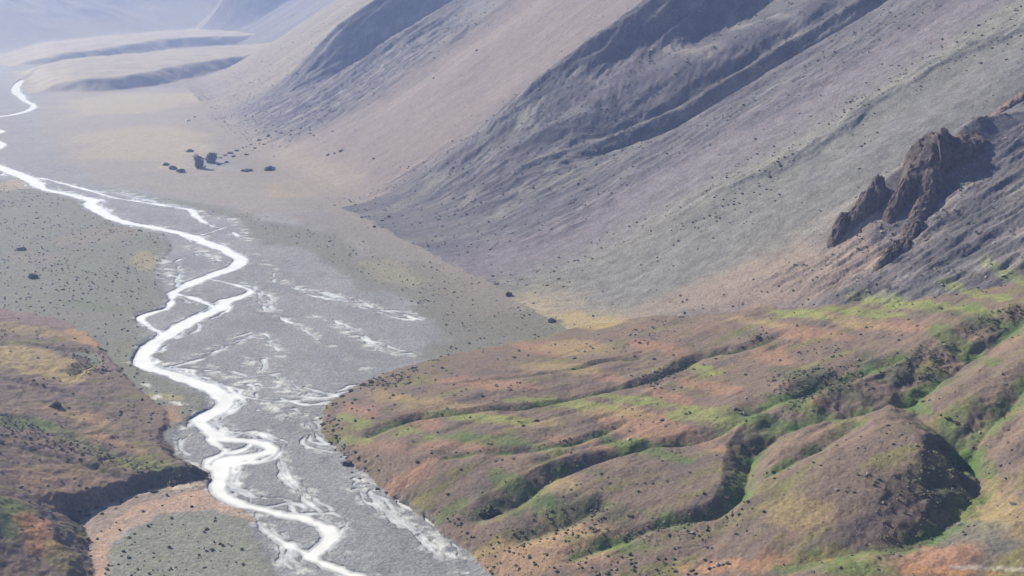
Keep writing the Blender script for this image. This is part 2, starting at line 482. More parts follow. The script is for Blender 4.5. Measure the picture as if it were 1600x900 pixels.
# ------------------------------------------------------------------ river channels: rows (u, v, width in metres)
CHANNELS = [
    # main stem, far to near
    [(58, 116, 14), (40, 123, 14), (27, 133, 20), (25, 143, 22), (33, 150, 20), (37, 156, 14), (53, 165, 14), (45, 172, 16), (25, 178, 14), (0, 182, 14), (-40, 188, 14), (-60, 195, 14), (-20, 201, 14), (2, 205, 14), (-14, 212, 14), (-12, 219, 14), (4, 226, 14), (-20, 240, 16), (-30, 250, 18), (0, 261, 18), (25, 271, 20), (45, 279, 20), (60, 289, 18), (72, 296, 10), (96, 301, 12), (120, 306, 13), (145, 313, 18), (140, 319, 18), (152, 327, 17), (165, 335, 16), (185, 344, 13), (210, 350, 11), (240, 355, 10), (270, 361, 11), (295, 368, 16), (320, 378, 15), (345, 387, 15), (362, 396, 15), (374, 404, 15), (374, 411, 16), (362, 419, 16), (342, 426, 15), (322, 433, 14), (300, 442, 13), (284, 450, 11), (270, 458, 9)],
    [(330, 436, 4), (350, 440, 4), (375, 447, 5), (393, 455, 6), (378, 463, 9), (355, 471, 14), (342, 481, 16), (325, 489, 13), (298, 501, 15), (275, 514, 16), (252, 528, 16), (233, 543, 16), (222, 557, 15), (224, 568, 14), (242, 577, 12), (268, 584, 12), (295, 594, 12), (322, 602, 13), (342, 614, 14), (353, 627, 14), (342, 640, 13), (324, 649, 12), (311, 657, 12), (320, 667, 11), (336, 679, 11), (355, 686, 9), (385, 688, 9), (415, 694, 11), (424, 702, 11), (400, 711, 9), (370, 716, 9), (350, 718, 9), (343, 730, 11), (345, 745, 12), (340, 757, 11), (348, 771, 10), (370, 784, 8.5), (400, 793, 8), (435, 802, 8), (470, 809, 8), (502, 820, 9), (517, 834, 10), (511, 847, 9), (497, 860, 9), (488, 868, 8), (500, 878, 8), (530, 890, 8), (556, 901, 8), (600, 925, 8)],
    # left loop
    [(272, 456, 7), (268, 470, 6), (262, 481, 6), (240, 488, 6), (222, 495, 7), (224, 502, 6), (238, 512, 6), (252, 520, 7), (262, 526, 8)],
    [(270, 457, 5), (300, 465, 5), (325, 475, 6), (338, 481, 6)],
    [(278, 465, 3), (300, 474, 3), (322, 483, 4)],
    [(345, 470, 5), (370, 463, 5), (396, 455, 5)],
    [(300, 502, 3), (313, 507, 3), (310, 516, 3), (290, 524, 4), (272, 530, 3)],
    # islands on the lower stem
    [(330, 676, 7), (334, 690, 6), (345, 699, 5), (352, 704, 5), (340, 712, 7), (327, 718, 6), (322, 727, 5), (335, 733, 5)],
    [(395, 690, 6), (385, 700, 5), (365, 706, 5), (345, 708, 5)],
    [(262, 588, 3), (285, 597, 4), (308, 604, 4), (330, 610, 4)],
    [(318, 655, 5), (303, 660, 5), (292, 668, 2.5), (284, 676, 2)],
    # upstream threads
    [(45, 275, 5), (78, 281, 5), (105, 288, 6), (130, 295, 6), (150, 299, 6), (178, 301, 4), (215, 309, 3.5)],
    [(125, 293, 6), (155, 302, 5), (180, 309, 5), (215, 314, 5), (250, 320, 5), (285, 325, 5), (300, 329, 9), (305, 336, 10), (318, 346, 6), (335, 354, 4), (350, 356, 3.5)],
    [(200, 304, 4), (215, 308, 4), (205, 312, 4)],
    [(350, 355, 4), (330, 362, 4), (316, 366, 5)],
    [(355, 360, 3), (371, 368, 3), (365, 375, 3), (345, 375, 4), (330, 372, 4)],
    [(346, 340, 3), (372, 344, 3)],
    # tributary threads on the gravel to the right
    [(400, 457, 2), (420, 462, 2), (432, 480, 2.5)],
    [(470, 450, 2), (500, 455, 3), (540, 465, 3), (560, 470, 3), (580, 476, 3)],
    [(600, 484, 3), (630, 486, 3), (652, 492, 3), (664, 502, 3)],
    [(517, 505, 3), (533, 511, 3), (548, 513, 3), (560, 524, 3), (590, 529, 3)],
    [(558, 533, 3), (572, 540, 3), (590, 546, 3), (620, 553, 4), (648, 552, 3)],
    [(558, 572, 3), (580, 573, 3), (605, 572, 3)],
    [(405, 520, 3), (415, 530, 4), (436, 548, 3), (440, 556, 3)],
    [(395, 580, 3), (415, 582, 4), (450, 584, 3), (476, 588, 2.5)],
    [(395, 596, 2.5), (415, 602, 3)],
    [(450, 598, 3), (475, 605, 3.5), (500, 612, 3.5), (535, 618, 4), (556, 604, 2.5)],
    [(340, 610, 5), (365, 616, 4), (395, 622, 4), (430, 626, 3.5), (465, 626, 3)],
    [(395, 637, 4), (420, 644, 4), (450, 652, 4), (474, 660, 4)],
    [(540, 762, 3), (565, 763, 3), (582, 759, 2.5)],
    [(577, 782, 3), (592, 788, 3), (596, 800, 3)],
    [(456, 744, 4), (464, 757, 4)],
    # left side of the bottom reach
    [(400, 798, 4), (403, 812, 4), (412, 826, 4), (432, 840, 4), (452, 852, 5), (470, 860, 4), (486, 866, 4)],
    [(400, 812, 3), (420, 818, 3), (440, 836, 3), (455, 850, 4), (450, 870, 4), (470, 885, 4), (520, 893, 4)],
    [(480, 636, 3), (484, 650, 4), (480, 662, 4), (488, 676, 4), (498, 688, 4), (520, 698, 3), (538, 702, 3)],
    # far left cascade under the terrace
    [(-20, 452, 2.5), (4, 458, 2.5), (16, 468, 3), (30, 476, 3), (55, 485, 2.5), (70, 488, 3), (82, 495, 2.5)],
]
FLOOR_HIGH = [np.array([P(*q) for q in poly]) for poly in [
    [(-400, 300), (0, 285), (60, 300), (110, 312), (135, 330), (190, 352), (255, 366), (268, 385), (262, 400), (247, 415), (252, 440), (258, 470), (255, 482), (215, 490), (212, 505), (238, 525), (215, 545), (211, 565), (225, 582), (265, 592), (300, 606), (325, 622), (322, 640), (298, 655), (275, 680), (268, 700), (200, 700), (-100, 600), (-400, 500)],
    [(330, 748), (320, 765), (345, 785), (380, 798), (396, 815), (405, 850), (420, 880), (440, 920), (440, 1000), (100, 1000), (140, 790)],
]]


# pale silt veins of dry braids, as (u, v, half width m)
SILT = [
    [(395, 395, 6), (420, 415, 8), (440, 440, 9), (500, 458, 10), (560, 472, 10), (600, 486, 9), (660, 500, 6)],
    [(470, 490, 5), (520, 505, 9), (560, 528, 10), (600, 548, 10), (650, 555, 6)],
    [(380, 560, 8), (430, 600, 12), (480, 620, 12), (540, 615, 9), (610, 600, 6), (640, 585, 6)],
    [(360, 590, 8), (410, 625, 9), (450, 645, 10), (490, 655, 9), (485, 690, 7), (540, 700, 6)],
    [(255, 400, 10), (265, 430, 14), (300, 455, 12)],
    [(300, 385, 12), (330, 400, 10), (350, 415, 8)],
    [(240, 570, 6), (300, 560, 10), (345, 540, 9), (400, 520, 9), (440, 555, 8)],
    [(300, 575, 8), (360, 585, 9), (400, 600, 8)],
    [(545, 715, 5), (560, 745, 6), (590, 775, 8), (625, 805, 8), (670, 840, 9), (720, 885, 9), (750, 915, 8)],
    [(580, 770, 5), (600, 800, 6), (640, 830, 6), (690, 860, 5)],
    [(400, 805, 6), (425, 830, 7), (450, 855, 8), (440, 880, 6), (480, 895, 6)],
    [(440, 700, 4), (455, 740, 4), (480, 775, 5), (520, 800, 4), (540, 830, 5), (530, 860, 5)],
    [(290, 665, 5), (275, 690, 4), (285, 712, 4), (315, 735, 4)],
    [(225, 600, 4), (245, 625, 5), (225, 622, 4)], [(270, 630, 4), (300, 640, 4)],
    [(180, 298, 14), (250, 316, 14), (310, 330, 10), (370, 350, 8), (390, 375, 7)],
    [(380, 440, 5), (420, 480, 6), (470, 510, 6), (520, 540, 6)],
]
SILT_W = [spline([(*P(u, v), w) for u, v, w in c], 5) for c in SILT]

CHAN_W = []
_r = random.Random(3)


def strands(path, n, spread, wid):
    """thin broken threads of water that wander about a path"""
    path = spline(path, 6)
    seg = np.hypot(*np.diff(path[:, :2], axis=0).T)
    arc = np.concatenate([[0], np.cumsum(seg)])
    for _ in range(n):
        a = _r.uniform(0, 0.55) * arc[-1]
        b = min(arc[-1], a + _r.uniform(0.25, 0.6) * arc[-1])
        q = np.linspace(a, b, max(4, int((b - a) / 3.5)))
        x, y = np.interp(q, arc, path[:, 0]), np.interp(q, arc, path[:, 1])
        tx, ty = np.gradient(x), np.gradient(y)
        ln = np.hypot(tx, ty) + 1e-6
        sd = _r.randint(0, 9999)
        o = spread * (_r.uniform(-0.7, 0.7) + 0.9 * fbm(q / 28, q * 0 + 0.3, 3, sd))
        w = wid * _r.uniform(0.6, 1.3) * (1 + 0.9 * fbm(q / 12, q * 0 + 0.7, 2, sd + 5)).clip(0.05, 2)
        row = np.column_stack([x - ty / ln * o, y + tx / ln * o, w])
        dry = np.zeros(len(row), bool)
        for poly in FLOOR_HIGH + [LEFT_TOE]:
            k, sd = poly_sd(row[:, 0], row[:, 1], poly, 1)
            dry[k[sd > -3]] = True
        for part in np.split(row, np.nonzero(np.diff(dry.astype(int)))[0] + 1):
            if len(part) > 3 and not dry[np.nonzero((row == part[0]).all(1))[0][0]]:
                CHAN_W.append(part)


for c in CHANNELS:
    wmax = max(q[2] for q in c)
    if wmax > 4.5:
        CHAN_W.append(spline([(*P(u, v), w * 0.98 if w > 4.5 else w * 0.6) for u, v, w in c], 6))
    else:
        pw = [(*P(u, v), w) for u, v, w in c]
        strands(pw, 2, 2.2, 1.25)
for c in CHANNELS[:2]:
    strands([(*P(u, v), 1) for u, v, w in c if u > -20 and v > 250], 10, 18, 1.8)
for c in SILT:
    strands([(*P(u, v), w) for u, v, w in c], 4, 1.15 * max(q[2] for q in c), 0.95)
WATER_DROP = 0.4


def channel_field(x, y):
    """positive inside a channel: metres from its bank"""
    f = np.full(len(x), -99.0, F)
    for c in CHAN_W:
        k, d, w = near_line(x, y, c, 45)
        v = w / 2 - d
        f[k] = np.maximum(f[k], v)
    k = np.nonzero(f > -40)[0]
    n = 4.2 * fbm(x[k] / 26, y[k] / 26, 4, 111, 0.55) + 1.1 * fbm(x[k] / 7, y[k] / 7, 2, 115)
    f[k] += n
    return f


def floor_relief(x, y):
    z = 0.28 * fbm(x / 38, y / 38, 4, 121) + 0.1 * fbm(x / 5, y / 5, 2, 125)
    for poly in FLOOR_HIGH:
        k, sd = poly_sd(x, y, poly, 60)
        sd = sd + 3.0 * fbm(x[k] / 18, y[k] / 18, 3, 127)
        z[k] += 1.2 * smooth(-3, 5, sd)
    return np.maximum(z, -0.35)


def terrain(x, y, detail=True, parts=False):
    x, y = np.asarray(x, F), np.asarray(y, F)
    base = SLOPE * y
    fl = np.zeros(x.shape, F)
    ch = None
    if detail:
        fl = floor_relief(x, y)
        ch = channel_field(x, y)
        cut = smooth(-1.4, 2.2, ch)
        fl = fl * (1 - cut) - 2.2 * cut
    m = mountain(x, y, detail)
    fm = far_mountain(x, y, detail)
    fh, lh = hills(x, y, detail)
    te = terrace(x, y, detail)
    hs = [fl, m, fm, fh, lh, te]
    z = smax(fl, m, 5.0)
    z = smax(z, fm, 12.0)
    z = smax(z, te, 6.0)
    z = np.where(fh > -6, smax(z, fh, 1.6), z)
    z = np.where(lh > -6, smax(z, lh, 1.6), z)
    if ch is not None:                      # keep smooth maxima from filling the channels
        k = (ch > 0) & (np.maximum.reduce(hs[1:]) < 1.0)
        z = np.where(k, np.minimum(z, fl + 0.2), z)
    if parts:
        return base + z, hs, ch
    return base + z


def hit(u, v, n=500):
    """world points where the lines of sight through photograph pixels first meet the smooth terrain"""
    u, v = np.atleast_1d(np.asarray(u, float)), np.atleast_1d(np.asarray(v, float))
    dx, dy, dz = ray(u, v)
    s = 300 * (30.0) ** np.linspace(0, 1, n)
    X, Y, Z = dx[:, None] * s, dy[:, None] * s, CAM_Z + dz[:, None] * s
    T = terrain(X.ravel(), Y.ravel(), False).reshape(X.shape)
    below = Z < T
    i = np.clip(below.argmax(1), 1, n - 1)
    r = np.arange(len(u))
    a, b = (Z - T)[r, i - 1], (Z - T)[r, i]
    f = np.clip(a / np.where(a - b == 0, 1, a - b), 0, 1)
    ss = s[i - 1] + f * (s[i] - s[i - 1])
    return dx * ss, dy * ss


# ------------------------------------------------------------------ the terrain grid (fans out from under the viewpoint)
QUAL = 1.0
az = np.concatenate([np.linspace(-52, -30, 60)[:-1], np.linspace(-30, 30, int(1150 * QUAL)), np.linspace(30, 52, 60)[1:]])
rr = np.concatenate([np.linspace(60, 400, 60)[:-1], np.exp(np.linspace(math.log(400), math.log(5200), int(1500 * QUAL))), np.exp(np.linspace(math.log(5200), math.log(11000), 120))[1:]])
A, RR = np.meshgrid(np.radians(az), rr)
GX, GY = (RR * np.sin(A)).ravel().astype(F), (RR * np.cos(A)).ravel().astype(F)
NC, NR = len(az), len(rr)
GZ, HS, CH = terrain(GX, GY, True, True)
DOM = np.argmax(np.stack(HS), 0)

# ------------------------------------------------------------------ ground colour (soil, scree and turf, with some slope shade painted in), per vertex
T_, D_ = wall_d(GX, GY)
TL = lean_t(T_, D_)
C = np.empty((len(GX), 3), F)
GRAVEL, SILTC = (0.235, 0.242, 0.262), (0.52, 0.53, 0.54)
OLIVE, CREAM, PURPLE, PINK = (0.15, 0.153, 0.118), (0.34, 0.29, 0.2), (0.108, 0.104, 0.126), (0.2, 0.17, 0.166)
BROWN, RED, OCHRE, YELLOW, GREEN, SCRUBSHADE, LIME = (0.148, 0.117, 0.103), (0.262, 0.162, 0.122), (0.25, 0.2, 0.115), (0.36, 0.285, 0.14), (0.092, 0.14, 0.05), (0.055, 0.078, 0.048), (0.19, 0.225, 0.08)
SCREE, ROCK = (0.155, 0.157, 0.157), (0.075, 0.075, 0.09)


def mix(k, col, a):
    C[k] += (np.array(col, F) - C[k]) * np.asarray(a, F)[:, None]


def mixed(mask, c0, c1, n):
    k = np.nonzero(mask)[0]
    w = smooth(-0.35, 0.35, n[k])[:, None]
    C[k] = np.array(c0, F) * (1 - w) + np.array(c1, F) * w


N60, N18 = fbm(GX / 70, GY / 70, 4, 201), fbm(GX / 18, GY / 18, 3, 205)
mixed(DOM == 0, GRAVEL, (0.2, 0.206, 0.222), N60)
k = np.nonzero(DOM == 0)[0]
mix(k, (0.15, 0.152, 0.16), 0.55 * smooth(0.72, 0.95, fbm(GX[k] / 60, GY[k] / 110, 3, 203, 0.5, ridged=True)))
mix(k, (0.27, 0.275, 0.29), 0.5 * smooth(0.1, 0.5, fbm(GX[k] / 24, GY[k] / 30, 4, 204, 0.6)))
C[DOM == 2] = (0.28, 0.265, 0.25)
mixed(DOM == 5, (0.29, 0.255, 0.21), (0.235, 0.21, 0.185), N60)
k = np.nonzero(DOM == 0)[0]
mix(k, (0.195, 0.18, 0.165), smooth(-90, -5, D_[k] + 30 * N60[k]))
# near hills: brown earth with grassy and reddish bands along the contour
k = np.nonzero((DOM == 3) | (DOM == 4))[0]
C[k] = BROWN
s_, c_ = 0.9 * GX[k] + 0.42 * GY[k], -0.42 * GX[k] + 0.9 * GY[k]
nb = fbm(s_ / 75, c_ / 30, 4, 211)
mix(k, (0.172, 0.13, 0.105), smooth(0.0, 0.45, nb))
mix(k, (0.145, 0.128, 0.085), smooth(0.05, 0.45, -nb))
mix(k, (0.152, 0.145, 0.072), 0.75 * smooth(0.12, 0.42, fbm(s_ / 50, c_ / 22, 4, 215)))
mix(k, (0.118, 0.098, 0.096), 0.85 * smooth(0.1, 0.45, fbm(s_ / 60, c_ / 28, 4, 219)))
# the wall: streaks down the fall line
k = np.nonzero(DOM == 1)[0]
tl, d, t = TL[k], D_[k], T_[k]
ns = fbm(tl / 48, d / 900, 4, 221, 0.55)
nf = fbm(tl / 20, d / 160, 4, 225, 0.6)
C[k] = PURPLE
mix(k, SCREE, 0.8 * smooth(-0.15, 0.4, ns))
mix(k, (0.172, 0.152, 0.147), 0.5 * smooth(0.0, 0.5, nf))
wob = 30 * fbm(tl / 90, d / 200, 2, 227)


def belt(c0, hw, soft):
    return smooth(hw + soft, hw - soft, np.abs(tl + wob - c0))


def belt_all(tl_, c0, hw):
    return smooth(hw * 1.6, hw * 0.5, np.abs(tl_ - c0))


mix(k, PINK, 0.85 * belt(1630, 220, 60))
mix(k, (0.225, 0.222, 0.2), 0.8 * belt(880, 95, 45) * smooth(330, 170, d + 60 * N60[k]))
mix(k, (0.12, 0.115, 0.145), 0.55 * belt(1075, 60, 40))
mix(k, (0.15, 0.145, 0.16), 0.7 * belt(2090, 210, 50))
mix(k, SCREE, 0.75 * belt(945, 75, 35))
mix(k, (0.195, 0.195, 0.178), 0.45 * belt(965, 22, 16))
mix(k, (0.18, 0.16, 0.185), 0.7 * belt(1040, 45, 35))
mix(k, (0.16, 0.16, 0.175), 0.5 * belt(878, 25, 22))
mix(k, SCREE, 0.6 * belt(840, 30, 22))
mix(k, PINK, 0.55 * belt(745, 70, 30) * smooth(330, 120, d))
mix(k, CREAM, 0.75 * smooth(75, 0, d + 25 * N18[k]) * smooth(960, 900, t) * smooth(720, 800, t))
mix(k, CREAM, 0.6 * smooth(110, 0, d + 40 * N60[k]) * smooth(1420, 1520, t) * smooth(2100, 1900, t))
mix(k, CREAM, 0.3 * smooth(2380, 2500, t) * smooth(3500, 3200, t))
mo = fbm(tl / 8, d / 13, 4, 233, 0.65)
C[k] *= (1 + 0.48 * mo * (1 - 0.55 * belt(1640, 200, 60)))[:, None]
rk = rockiness(GX[k], GY[k], tl, d)
rn = fbm(tl / 22, d / 40, 4, 229)
mix(k, ROCK, 0.85 * rk * smooth(-0.25, 0.3, rn))
mix(k, (0.27, 0.25, 0.23), 0.4 * rk * smooth(0.1, 0.5, -rn))
k = np.nonzero(DOM == 2)[0]
mix(k, (0.3, 0.28, 0.22), 0.7 * smooth(0, 0.5, fbm(GX[k] / 400, GY[k] / 160, 3, 231)))

PAINT = []   # (polygon in photograph pixels, colour, strength, soft edge m, wobble m)


def patch(poly, col, a=0.8, soft=4, wob=5):
    PAINT.append((poly, col, a, soft, wob, ZONE))


def spot(u, v, ru, rv, rot, col, a=0.8, soft=4, wob=6):
    ca, sa = math.cos(R(-rot)), math.sin(R(-rot))
    patch([(u + ru * math.cos(q) * ca + rv * math.sin(q) * sa, v - ru * math.cos(q) * sa + rv * math.sin(q) * ca) for q in np.linspace(0, 2 * math.pi, 14)[:-1]], col, a, soft, wob)


# valley floor
ZONE = 0
patch([(-100, 96), (60, 92), (200, 88), (200, 96), (90, 103), (40, 112), (70, 140), (40, 180), (60, 230), (140, 290), (60, 270), (0, 245), (-100, 250)], (0.2, 0.2, 0.2), 0.7, 20, 20)
patch([(70, 150), (200, 142), (330, 128), (440, 150), (420, 215), (330, 225), (300, 262), (420, 268), (500, 300), (480, 345), (380, 330), (300, 312), (150, 285), (90, 240), (60, 190)], (0.25, 0.22, 0.198), 0.9, 20, 30)
patch([(100, 160), (180, 146), (330, 142), (300, 165), (200, 178), (110, 182)], CREAM, 0.7, 30, 40)
patch([(110, 210), (220, 195), (330, 200), (345, 235), (280, 260), (150, 245)], CREAM, 0.65, 35, 45)
patch([(400, 285), (560, 255), (640, 235), (620, 275), (520, 310), (420, 305)], (0.36, 0.29, 0.19), 0.7, 14, 18)
patch([(452, 335), (490, 330), (525, 342), (520, 352), (475, 350)], PINK, 0.8, 8, 6)
patch([(170, 296), (300, 316), (380, 332), (430, 350), (520, 365), (560, 400), (600, 400), (700, 420), (820, 460), (920, 480), (900, 528), (760, 548), (700, 562), (650, 560), (690, 530), (680, 500), (640, 468), (560, 448), (490, 395), (400, 378), (370, 345), (300, 325)], (0.155, 0.153, 0.125), 0.9, 10, 14)
patch([(560, 410), (620, 405), (665, 440), (640, 450), (590, 435)], (0.26, 0.245, 0.17), 0.7, 8, 8)
patch([(-300, 285), (0, 280), (60, 296), (110, 310), (140, 332), (190, 354), (255, 368), (268, 388), (255, 405), (245, 420), (250, 445), (258, 468), (250, 484), (215, 492), (214, 508), (235, 525), (212, 545), (210, 568), (228, 583), (300, 607), (328, 625), (320, 645), (298, 655), (275, 680), (265, 720), (150, 600), (0, 500), (-300, 480)], OLIVE, 0.92, 6, 9)
spot(50, 403, 45, 10, 0, PINK, 0.7, 8, 8)
spot(20, 290, 35, 9, -8, CREAM, 0.75, 8, 6)
spot(225, 410, 20, 16, 0, (0.3, 0.26, 0.14), 0.7, 6, 6)
spot(150, 370, 70, 12, -8, (0.23, 0.19, 0.165), 0.6, 8, 8)
spot(110, 430, 60, 14, 0, (0.16, 0.18, 0.13), 0.7, 8, 8)
spot(150, 480, 60, 6, 8, (0.13, 0.17, 0.1), 0.7, 6, 5)
spot(110, 497, 70, 6, -3, PINK, 0.55, 6, 5)
spot(215, 560, 45, 30, 0, (0.17, 0.17, 0.13), 0.6, 8, 6)
spot(225, 655, 62, 17, -6, (0.32, 0.2, 0.13), 0.85, 5, 5)
spot(245, 622, 40, 5, 3, (0.33, 0.3, 0.17), 0.8, 3, 4)
patch([(90, 770), (330, 735), (345, 760), (330, 790), (230, 800), (170, 840), (165, 960), (130, 960), (120, 850)], (0.27, 0.2, 0.16), 0.85, 3, 4)
patch([(330, 750), (310, 772), (250, 782), (200, 800), (160, 830), (145, 870), (140, 960), (165, 960), (168, 900), (175, 860), (195, 838), (250, 806), (330, 802), (385, 812), (395, 830), (402, 812), (370, 790), (345, 775)], (0.4, 0.28, 0.215), 0.9, 2, 4.5)
patch([(195, 838), (250, 806), (330, 802), (385, 812), (400, 840), (420, 880), (440, 960), (168, 960), (168, 900), (175, 860)], (0.195, 0.2, 0.165), 0.92, 3, 4)
spot(300, 762, 30, 3, -8, (0.5, 0.44, 0.36), 0.8, 2, 3)
# left hill
ZONE = 1
patch([(95, 775), (220, 748), (332, 730), (335, 770), (200, 805), (120, 835)], SCRUBSHADE, 0.75, 2, 3)  # scrub on the bank face, with the bank's shade painted in
spot(60, 568, 90, 22, 12, YELLOW, 0.62, 6, 8)
spot(40, 515, 60, 9, 8, OCHRE, 0.75, 5, 6)
spot(70, 497, 80, 11, 8, (0.19, 0.145, 0.15), 0.8, 5, 6)
spot(150, 528, 50, 13, 10, (0.36, 0.23, 0.13), 0.8, 5, 6)
spot(120, 690, 90, 10, 22, (0.135, 0.15, 0.08), 0.85, 4, 7)
spot(30, 660, 60, 9, 12, GREEN, 0.7, 4, 6)
spot(235, 727, 55, 11, 12, (0.14, 0.16, 0.07), 0.8, 4, 6)
spot(120, 650, 60, 10, 15, (0.3, 0.21, 0.12), 0.7, 5, 6)
spot(10, 808, 35, 30, 50, GREEN, 0.85, 4, 6)
spot(60, 838, 40, 22, 45, (0.37, 0.2, 0.11), 0.8, 4, 6)
spot(95, 870, 30, 20, 45, (0.19, 0.18, 0.09), 0.7, 4, 6)
spot(110, 760, 90, 30, 12, (0.27, 0.185, 0.13), 0.6, 8, 8)
spot(180, 690, 50, 6, 20, (0.3, 0.2, 0.12), 0.7, 4, 5)
# foothill : red earth
for q in [(722, 697, 62, 9, 0), (1000, 662, 85, 20, 9), (765, 602, 85, 9, 6), (950, 592, 28, 6, 5), (1110, 603, 55, 9, 8), (1035, 545, 60, 7, 8), (1265, 520, 65, 11, 5), (1205, 552, 38, 16, 20), (1400, 508, 65, 8, 4), (1290, 642, 40, 9, 12), (1130, 695, 40, 9, 10), (560, 640, 30, 6, 20), (900, 690, 60, 6, 8), (860, 545, 60, 10, 4), (1060, 625, 50, 9, 15), (660, 660, 30, 7, 15), (640, 750, 50, 14, -35), (600, 700, 40, 8, 10)]:
    spot(*q, RED, 0.78, 6, 7)
spot(1470, 868, 75, 20, -16, (0.3, 0.175, 0.125), 0.8, 4, 6)
spot(1180, 880, 120, 12, -4, (0.34, 0.2, 0.125), 0.7, 4, 5)
spot(1480, 893, 80, 5, 0, (0.36, 0.2, 0.1), 0.8, 2, 3)
spot(850, 850, 120, 14, -8, (0.34, 0.24, 0.15), 0.75, 4, 5)
spot(820, 880, 160, 24, -8, (0.3, 0.2, 0.14), 0.6, 5, 6)
for q in [(905, 545, 65, 13, 2), (950, 645, 70, 9, 6), (880, 577, 70, 8, 6), (700, 635, 70, 8, 8), (620, 625, 40, 10, 20), (1550, 795, 70, 34, 25), (870, 815, 30, 16, 20), (1320, 500, 80, 7, 8), (820, 660, 60, 8, 6), (1180, 505, 60, 5, 8), (1250, 800, 60, 20, 0), (880, 760, 40, 14, 20)]:
    spot(*q, OCHRE, 0.8, 6, 7)
patch([(868, 490), (905, 488), (965, 492), (975, 500), (950, 512), (900, 514), (880, 506)], YELLOW, 0.75, 6, 7)
spot(1320, 870, 60, 16, 10, (0.2, 0.19, 0.09), 0.7)
spot(1530, 840, 75, 24, 5, (0.125, 0.128, 0.112), 0.85, 4, 7)
# foothill : greens, then the darkened slopes
for q in [(1115, 650, 70, 13, 3), (1000, 628, 90, 6, 6), (880, 632, 90, 7, 5), (1430, 477, 130, 7, 6), (1350, 488, 70, 6, 4), (1590, 437, 60, 7, 18), (1530, 462, 80, 4, 10), (640, 672, 50, 5, 20), (1250, 492, 50, 8, 6), (720, 650, 60, 6, 5), (850, 700, 40, 8, 15), (560, 660, 40, 7, 20), (770, 655, 60, 6, 4), (1090, 575, 40, 8, 15), (560, 690, 30, 9, 0)]:
    spot(*q, LIME, 0.8)
for q in [(1260, 640, 80, 13, 18), (1500, 540, 60, 15, 32), (1150, 765, 26, 26, 0), (1030, 808, 45, 10, 18), (950, 850, 70, 12, 4), (820, 775, 70, 18, 35), (1430, 620, 16, 26, 30), (1490, 660, 35, 14, -30), (1550, 500, 60, 10, 25), (1190, 660, 60, 12, 6), (760, 690, 90, 9, 4), (1000, 700, 80, 9, 15), (700, 800, 40, 10, -30), (1340, 895, 60, 12, 0)]:
    spot(*q, GREEN, 0.8)
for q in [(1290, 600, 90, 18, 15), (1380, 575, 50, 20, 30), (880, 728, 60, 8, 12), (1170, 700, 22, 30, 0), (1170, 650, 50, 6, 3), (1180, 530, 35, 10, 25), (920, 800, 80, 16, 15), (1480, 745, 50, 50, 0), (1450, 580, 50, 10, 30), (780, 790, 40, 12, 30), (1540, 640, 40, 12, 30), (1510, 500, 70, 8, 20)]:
    spot(*q, SCRUBSHADE, 0.68, 5, 8)  # dark scrub, the shade of these slopes deepened in the colour
# wall : the light and reddish lower slopes seen above the foothill
patch([(960, 500), (1010, 478), (1100, 440), (1250, 380), (1290, 395), (1350, 330), (1380, 400), (1300, 470), (1150, 480), (1050, 492)], (0.29, 0.215, 0.175), 0.55, 10, 12)
spot(297, 187, 16, 8, 40, (0.55, 0.53, 0.48), 0.8, 8, 10)
# the pale gravel track in the corner
patch([(1480, 884), (1520, 881), (1570, 883), (1700, 888), (1700, 892), (1560, 888), (1500, 889)], (0.36, 0.33, 0.3), 0.7, 0.8, 1.0)

_pp = np.array([q for p in PAINT for q in p[0]], float)
_px, _py = hit(_pp[:, 0], _pp[:, 1])
_k = 0
for poly, col, a, soft, wob, zone in PAINT:
    n_ = len(poly)
    w = np.column_stack([_px[_k:_k + n_], _py[_k:_k + n_]])
    _k += n_
    k, sd = poly_sd(GX, GY, w, 3 * soft + 2 * wob)
    m_ = (DOM[k] == 0) if zone == 0 else (DOM[k] > 0) if zone == 1 else np.ones(len(k), bool)
    k, sd = k[m_], sd[m_]
    if not len(k):
        continue
    sd = sd + wob * 1.6 * fbm(GX[k] / (3 * wob), GY[k] / (3 * wob), 4, 301 + _k)
    mix(k, col, a * smooth(-soft, soft, sd) * (0.8 + 0.25 * N18[k]).clip(0, 1))
# scree and fan grade into each other at the foot of the wall
k = np.nonzero((DOM == 1) & (T_ > 1380) & (T_ < 2600))[0]
mix(k, (0.24, 0.21, 0.19), 0.85 * smooth(85, 5, D_[k] + 45 * N60[k] + 12 * N18[k]))
k = np.nonzero((DOM == 0) & (T_ > 880) & (T_ < 2600))[0]
mix(k, np.array((0.215, 0.195, 0.178)), 0.7 * smooth(-75, -8, D_[k] + 45 * N60[k] + 12 * N18[k]))
k = np.nonzero((DOM == 3) | (DOM == 4))[0]
lum = C[k].mean(1, keepdims=True)
C[k] = np.clip(lum + 1.1 * (C[k] - lum), 0.02, 0.8)
# silt of dry braids
for c in SILT_W:
    k, d, w = near_line(GX, GY, c, 40)
    n = fbm(GX[k] / 16, GY[k] / 9, 4, 401, 0.6)
    a = smooth(1.2, 0.1, d / np.maximum(w, 1)) * smooth(0.0, 0.3, n)
    mix(k, SILTC, 0.9 * a * (DOM[k] == 0))
# pale wash along the wet channels, dark wet bed inside
k = np.nonzero(CH > -9)[0]
n = fbm(GX[k] / 14, GY[k] / 14, 4, 405, 0.6)
mix(k, SILTC, 0.7 * smooth(-8, -1, CH[k]) * smooth(0.05, 0.4, n) * (DOM[k] == 0))
mix(k, (0.16, 0.16, 0.165), 0.6 * smooth(-1.6, -0.4, CH[k]))
